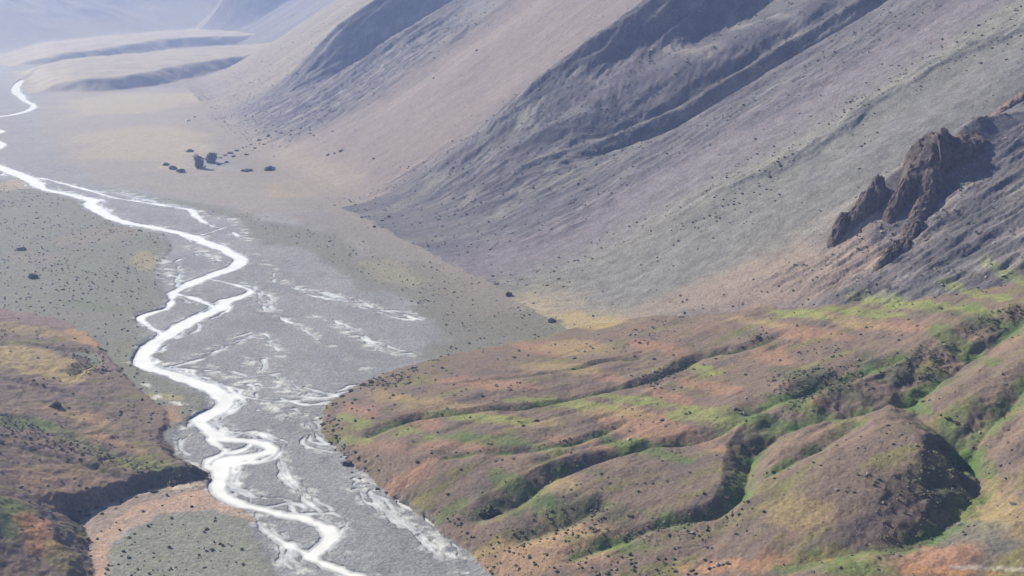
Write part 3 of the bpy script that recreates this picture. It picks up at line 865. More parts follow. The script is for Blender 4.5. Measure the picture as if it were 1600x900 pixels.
# turf lines along the gullies
for i_, g in enumerate(GULLY_W):
    k, d, w = near_line(GX, GY, g[:, [0, 1, 3]], 30)
    a = smooth(0.75, 0.2, d / np.clip(w, 1, 15)) * smooth(-0.3, 0.2, N18[k])
    mix(k, (0.075, 0.14, 0.04) if i_ < 8 else (0.11, 0.12, 0.07), 0.65 * a)
C *= (1 + 0.24 * fbm(GX / 6, GY / 6, 4, 411, 0.65) + 0.08 * N18)[:, None]
np.clip(C, 0.02, 0.8, out=C)

# ------------------------------------------------------------------ meshes
def grid_faces():
    i = np.arange(NR - 1)[:, None] * NC + np.arange(NC - 1)[None]
    i = i.ravel()
    return np.stack([i, i + 1, i + NC + 1, i + NC], 1)


FACES = grid_faces()
FDOM = DOM[FACES[:, 0]]


def mesh_from(name, verts, faces, mat, colors=None):
    me = bpy.data.meshes.new(name)
    me.vertices.add(len(verts))
    me.vertices.foreach_set('co', np.ascontiguousarray(verts, F).ravel())
    n = faces.shape[1]
    me.loops.add(faces.size)
    me.loops.foreach_set('vertex_index', np.ascontiguousarray(faces, np.int32).ravel())
    me.polygons.add(len(faces))
    me.polygons.foreach_set('loop_start', np.arange(0, faces.size, n, dtype=np.int32))
    me.polygons.foreach_set('loop_total', np.full(len(faces), n, np.int32))
    me.polygons.foreach_set('use_smooth', np.ones(len(faces), bool))
    if colors is not None:
        ca = me.color_attributes.new('albedo', 'FLOAT_COLOR', 'POINT')
        ca.data.foreach_set('color', np.column_stack([colors, np.ones(len(colors))]).astype(F).ravel())
    me.update(calc_edges=True)
    me.materials.append(mat)
    ob = bpy.data.objects.new(name, me)
    COL.objects.link(ob)
    return ob


def sub_mesh(name, fsel, mat):
    f = FACES[fsel]
    used, inv = np.unique(f, return_inverse=True)
    ob = mesh_from(name, np.column_stack([GX, GY, GZ])[used], inv.reshape(f.shape), mat, C[used])
    ob['kind'] = 'structure'
    return ob


def new_mat(name):
    m = bpy.data.materials.new(name)
    m.use_nodes = True
    nt = m.node_tree
    return m, nt, nt.nodes['Principled BSDF']


ground_m, nt, bs = new_mat('ground')
at = nt.nodes.new('ShaderNodeAttribute'); at.attribute_name = 'albedo'
geo = nt.nodes.new('ShaderNodeNewGeometry')
n1 = nt.nodes.new('ShaderNodeTexNoise'); n1.inputs['Scale'].default_value = 0.55; n1.inputs['Detail'].default_value = 6; n1.inputs['Roughness'].default_value = 0.7
nt.links.new(geo.outputs['Position'], n1.inputs['Vector'])
mr = nt.nodes.new('ShaderNodeMapRange')
mr.inputs['From Min'].default_value, mr.inputs['From Max'].default_value = 0.3, 0.7
mr.inputs['To Min'].default_value, mr.inputs['To Max'].default_value = 0.62, 1.38
nt.links.new(n1.outputs['Fac'], mr.inputs['Value'])
vm = nt.nodes.new('ShaderNodeVectorMath'); vm.operation = 'SCALE'
nt.links.new(at.outputs['Color'], vm.inputs[0]); nt.links.new(mr.outputs['Result'], vm.inputs['Scale'])
nt.links.new(vm.outputs['Vector'], bs.inputs['Base Color'])
n2 = nt.nodes.new('ShaderNodeTexNoise'); n2.inputs['Scale'].default_value = 0.4; n2.inputs['Detail'].default_value = 5; n2.inputs['Roughness'].default_value = 0.65
nt.links.new(geo.outputs['Position'], n2.inputs['Vector'])
bu = nt.nodes.new('ShaderNodeBump'); bu.inputs['Strength'].default_value = 0.7; bu.inputs['Distance'].default_value = 1.3
nt.links.new(n2.outputs['Fac'], bu.inputs['Height'])
nt.links.new(bu.outputs['Normal'], bs.inputs['Normal'])
bs.inputs['Roughness'].default_value = 0.95
bs.inputs['Specular IOR Level'].default_value = 0.12

sub_mesh('ground', (FDOM == 0), ground_m)
sub_mesh('mountain_slope', (FDOM == 1), ground_m)
sub_mesh('mountains', (FDOM == 2), ground_m)
sub_mesh('foothill', (FDOM == 3), ground_m)
sub_mesh('hillside', (FDOM == 4), ground_m)
sub_mesh('terrace', (FDOM == 5), ground_m)

# river: one water surface lying in the cut channels
wet = (CH > -3.0)
fw = FACES[wet[FACES].any(1)]
used, inv = np.unique(fw, return_inverse=True)
water_m, nt, bs = new_mat('glacial_water')
wa = nt.nodes.new('ShaderNodeAttribute'); wa.attribute_name = 'albedo'
wg = nt.nodes.new('ShaderNodeNewGeometry')
wno = nt.nodes.new('ShaderNodeTexNoise'); wno.inputs['Scale'].default_value = 0.5; wno.inputs['Detail'].default_value = 5
nt.links.new(wg.outputs['Position'], wno.inputs['Vector'])
wb = nt.nodes.new('ShaderNodeBump'); wb.inputs['Strength'].default_value = 0.5; wb.inputs['Distance'].default_value = 0.25
nt.links.new(wno.outputs['Fac'], wb.inputs['Height']); nt.links.new(wb.outputs['Normal'], bs.inputs['Normal'])
nt.links.new(wa.outputs['Color'], bs.inputs['Base Color'])
bs.inputs['Roughness'].default_value = 0.22
# milky with silt where deep, the bed showing grey through the shallows
wd = smooth(-0.4, 2.6, CH[used] + 0.9 * fbm(GX[used] / 9, GY[used] / 9, 3, 131))[:, None]
wcol = np.array((0.36, 0.37, 0.38), F) * (1 - wd) + np.array((0.74, 0.745, 0.74), F) * wd
wcol *= (1 + 0.2 * fbm(GX[used] / 14, GY[used] / 14, 3, 133))[:, None]
np.clip(wcol, 0.1, 0.86, out=wcol)
wv = np.column_stack([GX[used], GY[used], SLOPE * GY[used] - WATER_DROP])
river = mesh_from('river', wv, inv.reshape(fw.shape), water_m, wcol)
river['kind'] = 'structure'

# ------------------------------------------------------------------ plants and rocks
rng = np.random.default_rng(7)
random.seed(7)


def zat(x, y):
    return terrain(np.atleast_1d(np.asarray(x, F)), np.atleast_1d(np.asarray(y, F)), True)


def full_hit(u, v):
    """as hit(), then settled on the detailed terrain"""
    x, y = hit(u, v, 900)
    return x, y, zat(x, y)


def plain_mat(name, col, var=0.3, scale=1.2, rough=0.9):
    m, nt, bs = new_mat(name)
    g = nt.nodes.new('ShaderNodeNewGeometry')
    n = nt.nodes.new('ShaderNodeTexNoise')
    n.inputs['Scale'].default_value, n.inputs['Detail'].default_value = scale, 5
    nt.links.new(g.outputs['Position'], n.inputs['Vector'])
    r = nt.nodes.new('ShaderNodeValToRGB')
    r.color_ramp.elements[0].position, r.color_ramp.elements[1].position = 0.3, 0.7
    r.color_ramp.elements[0].color = (*[c * (1 - var) for c in col], 1)
    r.color_ramp.elements[1].color = (*[c * (1 + var) for c in col], 1)
    nt.links.new(n.outputs['Fac'], r.inputs['Fac'])
    nt.links.new(r.outputs['Color'], bs.inputs['Base Color'])
    bs.inputs['Roughness'].default_value = rough
    bs.inputs['Specular IOR Level'].default_value = 0.15
    return m


STUFFLEAF = [plain_mat('scrub', c, 0.35, 0.9) for c in ((0.105, 0.115, 0.075), (0.125, 0.12, 0.09), (0.13, 0.11, 0.09), (0.085, 0.1, 0.06))]
LEAF = [plain_mat('shrub_leaves', c, 0.4, 0.9) for c in ((0.05, 0.062, 0.035), (0.065, 0.07, 0.042), (0.075, 0.06, 0.045))]
TREELEAF = plain_mat('tree_leaves', (0.055, 0.068, 0.042), 0.4, 0.6)
BARK = plain_mat('bark', (0.12, 0.09, 0.065), 0.3, 3)
ROCKM = plain_mat('dark_rock', (0.09, 0.074, 0.07), 0.45, 0.3)
BOULDM = plain_mat('boulder_rock', (0.07, 0.07, 0.075), 0.3, 0.5)
PALEM = plain_mat('pale_rock', (0.62, 0.6, 0.55), 0.15, 0.3)

_t = (1 + 5 ** 0.5) / 2
ICO = np.array([(-1, _t, 0), (1, _t, 0), (-1, -_t, 0), (1, -_t, 0), (0, -1, _t), (0, 1, _t), (0, -1, -_t), (0, 1, -_t), (_t, 0, -1), (_t, 0, 1), (-_t, 0, -1), (-_t, 0, 1)]) / math.hypot(1, _t)
ICOF = np.array([(0, 11, 5), (0, 5, 1), (0, 1, 7), (0, 7, 10), (0, 10, 11), (1, 5, 9), (5, 11, 4), (11, 10, 2), (10, 7, 6), (7, 1, 8), (3, 9, 4), (3, 4, 2), (3, 2, 6), (3, 6, 8), (3, 8, 9), (4, 9, 5), (2, 4, 11), (6, 2, 10), (8, 6, 7), (9, 8, 1)])


def subdivide(v, f):
    v = [tuple(p) for p in v]
    mid, out = {}, []

    def m(a, b):
        k = (min(a, b), max(a, b))
        if k not in mid:
            p = (np.array(v[a]) + v[b]) / 2
            v.append(tuple(p / np.linalg.norm(p)))
            mid[k] = len(v) - 1
        return mid[k]
    for a, b, c in f:
        ab, bc, ca = m(a, b), m(b, c), m(c, a)
        out += [(a, ab, ca), (b, bc, ab), (c, ca, bc), (ab, bc, ca)]
    return np.array(v), np.array(out)


ICO2, ICO2F = subdivide(ICO, ICOF)
ICO3, ICO3F = subdivide(ICO2, ICO2F)


def lump(seed, n_lobes=4, leafy=40, up=0.75):
    """a shrub one metre across: uneven lobes with loose leaf clumps sticking out"""
    g = np.random.default_rng(seed)
    V, Fc = [], []
    for i in range(n_lobes):
        r = g.uniform(0.24, 0.36) if i else 0.38
        c = np.array([g.uniform(-0.28, 0.28), g.uniform(-0.28, 0.28), g.uniform(0.1, 0.3) * up]) if i else np.array([0, 0, 0.22])
        d = 1 + 0.28 * g.standard_normal(len(ICO2))
        Fc.append(ICO2F + sum(len(q) for q in V))
        V.append(ICO2 * d[:, None] * r * (1, 1, up) + c)
    for i in range(leafy):
        d = g.standard_normal(3)
        d /= np.linalg.norm(d)
        d[2] = abs(d[2])
        c = d * g.uniform(0.34, 0.56) * (1, 1, up) + (0, 0, 0.1)
        tri = c + g.standard_normal((3, 3)) * 0.085
        Fc.append(np.array([[0, 1, 2]]) + sum(len(q) for q in V))
        V.append(tri)
    return np.vstack(V), np.vstack(Fc)


def simple_mesh(name, v, f, mat, smooth_=False):
    me = bpy.data.meshes.new(name)
    me.from_pydata([tuple(p) for p in v], [], [tuple(int(i) for i in q) for q in f])
    if smooth_:
        me.polygons.foreach_set('use_smooth', np.ones(len(me.polygons), bool))
    me.materials.append(mat)
    me.update()
    return me


def put(name, me, loc, scale=(1, 1, 1), rz=0.0, label=None, cat=None, group=None, parent=None):
    o = bpy.data.objects.new(name, me)
    COL.objects.link(o)
    o.location, o.scale, o.rotation_euler = loc, scale, (0, 0, rz)
    if label:
        o['label'], o['category'] = label, cat
    if group:
        o['group'] = group
    if parent:
        o.parent = parent
    return o


SHRUBS = [simple_mesh('shrub', *lump(40 + i, 3 + i % 3, 40, 0.6 + 0.08 * i), LEAF[i % 3]) for i in range(6)]


def z4(ox, oy, *pts):
    return [(ox + a / 4, oy + b / 4) for a, b in pts]


def shrub_group(pxs, label, group, size=(4.5, 7.0), squash=0.8, kind='shrub'):
    u, v = np.array(pxs, float).T
    x, y, z = full_hit(u, v)
    for a, b, c in zip(x, y, z):
        w = random.uniform(*size) * random.choice((0.75, 0.9, 1.0, 1.0, 1.25)) * math.hypot(math.hypot(a, b), CAM_Z - c) / FPX
        put(kind, random.choice(SHRUBS), (a, b, c - 0.04 * w), (w * random.uniform(0.85, 1.2), w * random.uniform(0.85, 1.2), w * squash * random.uniform(0.8, 1.2)), random.uniform(0, 6.28), label, kind, group)


# the dotted line of shrubs on the scree
scree_px = z4(800, 225, (1055, 540), (1070, 520), (1130, 495), (1150, 485), (1200, 470), (1235, 452), (1270, 437), (1165, 525), (1240, 502), (1185, 548), (1315, 395), (1320, 360), (1350, 385), (1385, 365), (1395, 320), (1440, 318), (1395, 408), (1420, 375), (1490, 425), (1450, 492), (1480, 318), (1510, 310), (1545, 272), (1550, 320), (1590, 290), (1575, 200), (1300, 462), (1360, 490))
scree_px += z4(1200, 225, (30, 240), (20, 290), (60, 140), (100, 110), (130, 40), (180, 70), (45, 355), (10, 215), (200, 10), (250, 15), (75, 160), (150, 90))
scree_px += z4(1200, 0, (300, 880), (400, 750), (430, 725), (480, 700), (520, 690), (560, 670), (610, 620), (650, 590), (690, 580), (740, 550), (770, 520), (1060, 440), (1090, 250), (1150, 240), (1190, 290), (1250, 280), (1310, 310), (1240, 360), (1290, 350), (1170, 385), (1330, 395), (1490, 370), (1520, 225), (1580, 215), (1500, 270), (1400, 300), (460, 730), (540, 640), (380, 780))
shrub_group(scree_px, 'small dark shrub among the dots climbing the pale grey scree', 'shrubs dotted up the grey scree', (2.6, 4.2))
foothill_px = z4(800, 450, (40, 845), (70, 870), (170, 550), (250, 548), (380, 520), (130, 625), (765, 430), (800, 405), (700, 250), (780, 268), (590, 405), (620, 335), (540, 295), (1440, 515), (1330, 530), (1240, 565), (1100, 590), (1065, 625), (1010, 640), (930, 700), (910, 735), (840, 750), (750, 770), (520, 850), (480, 885), (1280, 810), (660, 385), (700, 375), (730, 360), (770, 340), (880, 205), (910, 210), (1380, 115), (1440, 100))
foothill_px += z4(800, 675, (10, 175), (610, 40), (690, 60), (500, 20), (540, 10), (580, 12), (250, 65), (300, 60), (330, 55), (360, 45), (200, 75), (950, 85), (1000, 115), (1020, 130), (1060, 150), (1050, 120), (920, 155), (970, 90), (940, 185), (1000, 60), (1030, 65), (560, 280), (600, 300), (610, 335), (470, 290), (480, 325), (430, 345), (520, 285), (560, 370), (620, 390), (400, 410), (370, 380), (320, 425), (310, 485), (370, 490), (780, 330), (830, 325), (880, 325), (970, 315), (1110, 265), (1070, 285), (1130, 665), (1190, 675), (1165, 710), (1220, 715), (1250, 720), (1030, 570), (1110, 560), (400, 600), (380, 640), (1320, 475), (1400, 640))
foothill_px += z4(1200, 675, (490, 65), (350, 100), (320, 120), (430, 105), (260, 150), (240, 175), (330, 235), (285, 215), (135, 240), (95, 245), (30, 260), (560, 125), (690, 65), (580, 50), (815, 55), (780, 95), (1240, 400), (1160, 525), (1220, 635), (1500, 80), (690, 805), (690, 845), (690, 870), (1290, 590))
foothill_px += z4(1200, 450, (1370, 590), (770, 770), (750, 880), (655, 615), (20, 200), (320, 330), (880, 195), (1480, 820), (1180, 800), (800, 770))
foothill_px += z4(400, 675, (780, 180), (690, 30), (1280, 240), (1180, 130), (1100, 130), (1250, 130), (1320, 135), (1400, 130), (1500, 180), (1540, 175), (1200, 390), (900, 410)) + z4(400, 450, (620, 705), (1020, 630), (1060, 650), (920, 660), (850, 765), (600, 755), (1240, 680), (1160, 785), (870, 735))
shrub_group(foothill_px, 'dark round shrub dotted over the brown and green foothill', 'shrubs dotted over the foothill', (2.8, 5.2), 0.6)
gully_px = [(865, 733), (880, 728), (900, 722), (850, 742), (835, 752), (820, 762), (930, 715), (955, 712), (985, 700), (1150, 735), (1158, 725), (1163, 712), (1175, 698), (1142, 752), (1150, 765), (1135, 780), (1145, 775), (1435, 618), (1442, 632), (1470, 650), (1482, 655), (1495, 662), (1510, 670), (1300, 605), (1320, 600), (1335, 595), (1345, 585), (1400, 572), (1420, 566), (1175, 533), (1185, 528), (1160, 540), (1590, 480), (1575, 488), (1555, 500), (1465, 775), (1440, 800), (1490, 760), (795, 780), (950, 850), (975, 842), (1005, 832), (985, 808)]
shrub_group(gully_px, 'wide dark green bush growing down in a shaded gully of the foothill', 'bushes down in the foothill gullies', (5, 9), 0.55, 'bush')
left_px = z4(0, 450, (345, 790), (320, 650), (230, 605), (270, 610), (455, 660), (830, 750), (490, 870), (430, 755), (460, 790), (130, 575), (610, 670), (640, 690), (740, 810), (880, 830), (930, 835), (210, 590), (200, 880), (100, 770)) + z4(0, 675, (110, 185), (215, 100), (465, 290), (300, 345), (385, 315), (540, 355), (10, 250), (500, 170), (250, 510), (135, 620), (280, 40), (330, 60), (380, 50), (440, 85), (480, 130), (540, 120), (690, 160), (760, 170), (800, 215), (880, 250), (920, 190), (1080, 190), (380, 575), (470, 600), (230, 790))
shrub_group(left_px, 'dark shrub scattered on the brown hillside left of the river', 'shrubs scattered on the left hillside', (2.8, 5), 0.6)
flat_px = z4(0, 675, (960, 770), (1245, 740), (1060, 820), (925, 680), (1240, 700), (1100, 860), (1140, 830), (880, 770), (700, 850), (1075, 590), (1000, 820), (1180, 660), (1300, 620), (840, 650), (780, 720), (900, 850), (1320, 820), (1380, 760), (1280, 860), (1420, 850), (760, 790), (1000, 650), (1150, 760))
shrub_group(flat_px, 'low dark shrub on the grey floodplain patch rimmed with orange soil', 'shrubs on the orange rimmed floodplain', (2.4, 3.8), 0.55)
bank_px = [(112, 806), (125, 800), (138, 806), (150, 792), (163, 795), (175, 783), (190, 786), (205, 772), (214, 780), (228, 766), (242, 771), (255, 758), (270, 762), (284, 752), (298, 756), (310, 746), (322, 750), (160, 806), (182, 798), (120, 815), (136, 845), (141, 870), (139, 895), (236, 757)]
shrub_group(bank_px, 'dark bush clinging to the shaded bank of the left hillside', 'bushes on the shaded river bank', (4, 8), 0.6, 'bush')
crest_px = z4(400, 0, (1200, 200), (1110, 490), (1380, 330), (480, 825), (500, 640), (360, 850), (270, 850), (150, 840), (60, 870)) + z4(400, 225, (490, 60), (450, 70), (530, 45), (735, 95), (490, 385), (700, 525), (790, 480), (830, 455), (660, 460), (740, 520))
crest_px += [(345, 247), (352, 243), (360, 240), (370, 236), (380, 231), (392, 226), (405, 220), (420, 214), (440, 212), (455, 208), (470, 205), (485, 210), (365, 245), (342, 258), (354, 254), (398, 232), (430, 206), (412, 226), (385, 242)]
shrub_group(crest_px, 'bluish dark bush at the stony foot of the far spurs', 'bushes at the foot of the stony spurs', (3.2, 7), 0.75, 'bush')
shore_px = [(501, 652), (506, 664), (512, 676), (516, 690), (524, 703), (533, 714), (550, 738), (562, 748), (575, 755), (590, 764), (604, 771), (520, 632), (535, 620), (548, 612), (566, 602), (580, 598), (598, 594), (612, 588), (628, 582), (646, 575), (590, 602), (608, 600), (625, 595), (640, 588), (528, 690), (545, 706)]
shrub_group(shore_px, 'dark bush on the edge where the foothill tip drops to the gravel', 'bushes along the foothill shore', (4, 9), 0.55, 'bush')


def one_shrub(u, v, w_px, hw, label, mat_i=0, cat='bush', name='bush'):
    x, y, z = [q[0] for q in full_hit([u], [v])]
    w = w_px * math.hypot(math.hypot(x, y), CAM_Z - z) / FPX
    me = simple_mesh(name, *lump(900 + int(u), 6, 120, 0.9), LEAF[mat_i])
    return put(name, me, (x, y, z - 0.04 * w), (w, w, w * hw), u, label, cat)


one_shrub(53, 436, 12, 0.9, 'lone dark bluish bush on the flat grey-green terrace left of the river')
one_shrub(33, 392, 13, 0.5, 'low wide brownish bush beside a pinkish patch on the far left flat', 2)
one_shrub(87, 638, 15, 0.95, 'tall dark bush standing alone on the left hillside above the river bend')
one_shrub(766, 803, 28, 0.7, 'big rounded dark bush on bright grass at the low end of a gully')
one_shrub(296, 237, 11, 0.6, 'brownish wide bush on the pale fan just left of the trees', 2)
one_shrub(422, 265, 15, 0.65, 'dark pointed bush on its own at the edge of the tan slope')
one_shrub(260, 258, 8, 0.8, 'smallest leftmost bush of the row of three on the fan edge', 2)
one_shrub(270, 264, 11, 0.8, 'middle bush of the row of three on the fan edge', 2)
one_shrub(283, 269, 12, 0.7, 'rightmost bush of the row of three nearest the trees', 2)
one_shrub(386, 267, 18, 0.35, 'long low bush along the pale edge of the fan')
one_shrub(795, 462, 10, 1.0, 'dark bush at the tip of the scree where the floor begins')
one_shrub(862, 502, 12, 0.6, 'dark bush left of the yellow grass field')


def tree(u, v, hpx, wpx, label, seed):
    x, y, z = [float(q[0]) for q in full_hit([u], [v])]
    k = math.hypot(math.hypot(x, y), CAM_Z - z) / FPX
    H, W = hpx * k, wpx * k
    g = np.random.default_rng(seed)
    t = bpy.data.objects.new('tree', None)
    COL.objects.link(t)
    t.location = (x, y, z - 0.1)
    t['label'], t['category'] = label, 'tree'
    # trunk with three limbs
    V, Fc = [], []

    def tube(p0, p1, r0, r1, n=7):
        p0, p1 = np.array(p0, float), np.array(p1, float)
        d = (p1 - p0) / np.linalg.norm(p1 - p0)
        a = np.cross(d, (0.3, 1, 0.1)); a /= np.linalg.norm(a)
        b = np.cross(d, a)
        base = len(V)
        for p, r in ((p0, r0), ((p0 + p1) / 2 + a * r0 * 0.3, (r0 + r1) / 2), (p1, r1)):
            for q in range(n):
                V.append(p + r * (a * math.cos(q * 2 * math.pi / n) + b * math.sin(q * 2 * math.pi / n)))
        for s in range(2):
            for q in range(n):
                Fc.append((base + s * n + q, base + s * n + (q + 1) % n, base + (s + 1) * n + (q + 1) % n, base + (s + 1) * n + q))
    tube((0, 0, -0.4), (0.02 * W, 0, 0.5 * H), 0.035 * H, 0.022 * H)
    tube((0.02 * W, 0, 0.42 * H), (0.22 * W, 0.1 * W, 0.72 * H), 0.03 * H, 0.012 * H)
    tube((0.02 * W, 0, 0.46 * H), (-0.2 * W, -0.08 * W, 0.78 * H), 0.03 * H, 0.012 * H)
    tube((0.02 * W, 0, 0.5 * H), (0, 0.03 * W, 0.9 * H), 0.03 * H, 0.01 * H)
    put('trunk', simple_mesh('trunk', V, Fc, BARK), (0, 0, 0), parent=t)
    cl = []
    for i in range(14):
        a, rad = g.uniform(0, 6.28), g.uniform(0, 0.26) * W
        cl.append((rad * math.cos(a), rad * math.sin(a), g.uniform(0.08, 0.8) * H, g.uniform(0.2, 0.3) * W))
    V, Fc = [], []
    for i in range(1500):
        cx, cy_, cz, cr = cl[i % 14]
        d = g.standard_normal(3)
        d *= cr * g.uniform(0.5, 1.1) / np.linalg.norm(d)
        c = np.array((cx, cy_, cz)) + d * (1, 1, 1.1)
        s = g.standard_normal((3, 3)) * 0.045 * W
        b = len(V)
        V += [c + s[0], c + s[1], c + s[2], c - s[0] * 0.8]
        Fc += [(b, b + 1, b + 3), (b + 1, b + 2, b + 3)]
    put('crown', simple_mesh('crown', V, Fc, TREELEAF), (0, 0, 0), parent=t)


tree(312, 263, 22, 17, 'tall dark tree, larger and nearer of the pair at the end of the fan', 5)
tree(330, 254, 14, 20, 'lower rounded dark tree just right of the tall one on the fan', 6)


# ---- crags
def crag(pxs, heights, thick, name, label, seed, mat, lean=0.0):
    """a jagged wall of rock along a ridge line: one closed body, its foot sunk in the slope"""
    u, v = np.array(pxs, float).T
    x, y, _ = full_hit(u, v)
    L = spline(np.column_stack([x, y, heights, thick]), 10)
    seg = np.hypot(*np.diff(L[:, :2], axis=0).T)
    arc = np.concatenate([[0], np.cumsum(seg)])
    n = max(24, int(arc[-1] / 0.9))
    s = np.linspace(0, arc[-1], n)
    X, Y, Hh, Th = [np.interp(s, arc, L[:, i]) for i in range(4)]
    tx, ty = np.gradient(X), np.gradient(Y)
    ln = np.hypot(tx, ty)
    nx, ny = ty / ln, -tx / ln                      # sideways
    sg = np.sign((nx * 0.43 - ny * 0.9).mean()) or 1
    nx, ny = nx * sg, ny * sg                       # towards the near side
    m = 22
    q = np.linspace(-1, 1, m)
    S, Q = np.meshgrid(s, q, indexing='ij')
    ends = np.clip(np.minimum(S, arc[-1] - S) / 3.0, 0, 1)
    jag = 1 + 0.5 * fbm(S / 11, Q * 0.8 + seed, 3, seed) + 0.12 * fbm(S / 3, Q * 2.5, 2, seed + 3)
    st = jag * 4.5
    jag = (np.floor(st) + smooth(0.55, 1.0, st - np.floor(st))) / 4.5 * 0.75 + jag * 0.25   # blocky steps
    prof = np.clip(1 - np.abs(Q - 0.12 * fbm(S / 6, Q * 2, 3, seed + 5)) ** 3.2, 0, 1) ** 0.8 * (1 + 0.2 * fbm(S / 5, Q * 3, 3, seed + 6))
    hh = Hh[:, None] * prof * jag.clip(0.3, 1.7) * (0.35 + 0.65 * ends)
    off = Q * Th[:, None] * 0.5
    bx = X[:, None] + nx[:, None] * off
    by = Y[:, None] + ny[:, None] * off
    g = terrain(bx.ravel(), by.ravel(), True).reshape(bx.shape)
    crk = fbm(S / 4.5, hh / 9, 4, seed + 8, 0.65, ridged=True) * 2.4
    bx = bx + nx[:, None] * (crk + lean * hh / 10)
    by = by + ny[:, None] * (crk + lean * hh / 10)
    top = g * 0.35 + (terrain(X, Y, True)[:, None] * 0.65) + hh
    z = np.where(np.abs(Q) > 0.97, g - 4, np.maximum(top, g - 1))
    V = np.column_stack([bx.ravel(), by.ravel(), z.ravel()])
    i = (np.arange(n - 1)[:, None] * m + np.arange(m - 1)[None]).ravel()
    Fc = [tuple(r) for r in np.stack([i, i + 1, i + m + 1, i + m], 1)]
    for k in range(n - 1):
        Fc.append((k * m, (k + 1) * m, (k + 1) * m + m - 1, k * m + m - 1))
    Fc.append(tuple(range(m)))
    Fc.append(tuple(range((n - 1) * m + m - 1, (n - 1) * m - 1, -1)))
    o = put(name, simple_mesh(name, V, Fc, mat), (0, 0, 0), label=label, cat='crag')
    return o


crag([(1294, 386), (1310, 362), (1328, 348), (1350, 328), (1372, 312), (1386, 306)], [3, 12, 8, 14, 15, 5], [7, 13, 13, 17, 18, 10], 'rock_crag', 'lowest toothed dark crag, pointing left down the scree', 31, ROCKM)
crag([(1380, 352), (1395, 336), (1412, 318), (1432, 300)], [4, 12, 16, 9], [7, 13, 14, 10], 'rock_crag', 'small dark crag wedged between the toothed one and the great one', 47, ROCKM)
crag([(1412, 310), (1432, 280), (1446, 258), (1472, 248), (1498, 242), (1518, 232), (1532, 224)], [7, 16, 20, 17, 11, 5, 2], [14, 30, 38, 38, 30, 20, 12], 'rock_crag', 'greatest dark crag, a broad jagged shoulder high on the right slope', 63, ROCKM)
crag([(1408, 402), (1424, 368), (1440, 335), (1452, 302), (1464, 276)], [3, 8, 11, 12, 8], [8, 15, 18, 18, 12], 'rock_crag', 'brown buttress running down from the great crag towards the foothill', 71, ROCKM)
crag([(1548, 183), (1560, 175), (1575, 165), (1600, 149), (1640, 126)], [1, 2.2, 3, 3.5, 3], [5, 8, 9, 9, 7], 'rock_crag', 'thin reddish rock rib at the right edge above the great crag', 79, plain_mat('reddish_rock', (0.17, 0.13, 0.118), 0.3, 0.3))
crag([(1362, 432), (1385, 412), (1405, 392), (1425, 370)], [2, 6, 7, 4], [5, 10, 10, 7], 'rock_crag', 'broken low rocks trailing downhill under the great crag', 95, ROCKM)


def boulder(u, v, w_px, sq, label, mat, seed):
    g = np.random.default_rng(seed)
    x, y, z = [q[0] for q in full_hit([u], [v])]
    w = w_px * math.hypot(math.hypot(x, y), CAM_Z - z) / FPX / 2
    d = ICO3.copy()
    for k in range(9):                                # knock flat facets off a ball
        nrm = g.standard_normal(3)
        nrm /= np.linalg.norm(nrm)
        c = g.uniform(0.5, 0.85)
        over = d @ nrm - c
        d -= np.clip(over, 0, None)[:, None] * nrm
    d *= 1 + 0.04 * g.standard_normal(len(d))[:, None]
    put('boulder', simple_mesh('boulder', d, ICO3F, mat), (x, y, z + 0.25 * w * sq), (w * 1.1, w, w * sq), seed, label, 'boulder')


boulder(541, 726, 17, 0.75, 'dark boulder at the water margin below the foothill tip', BOULDM, 3)
boulder(1018, 88, 5, 0.8, 'tiny pale boulder on the dark ridge at the top', PALEM, 4)
boulder(294, 189, 9, 0.6, 'larger pale boulder of the pale rocks on the far fan', PALEM, 11)
boulder(304, 183, 7, 0.6, 'smaller upper boulder of the pale rocks on the far fan', PALEM, 12)
boulder(541, 715, 6, 0.6, 'small pale stone above the dark boulder on the foothill shore', PALEM, 13)


# ---- what nobody could count: undergrowth and rubble
def area_of():
    a = np.zeros((NR, NC), F)
    dr = np.gradient(rr)
    da = np.gradient(np.radians(az))
    return (dr[:, None] * rr[:, None] * da[None]).astype(F).ravel()


AREA = area_of()
INVIEW = (np.abs(np.degrees(np.arctan2(GX, GY))) < 30.5) & (np.hypot(GX, GY) < 4200)


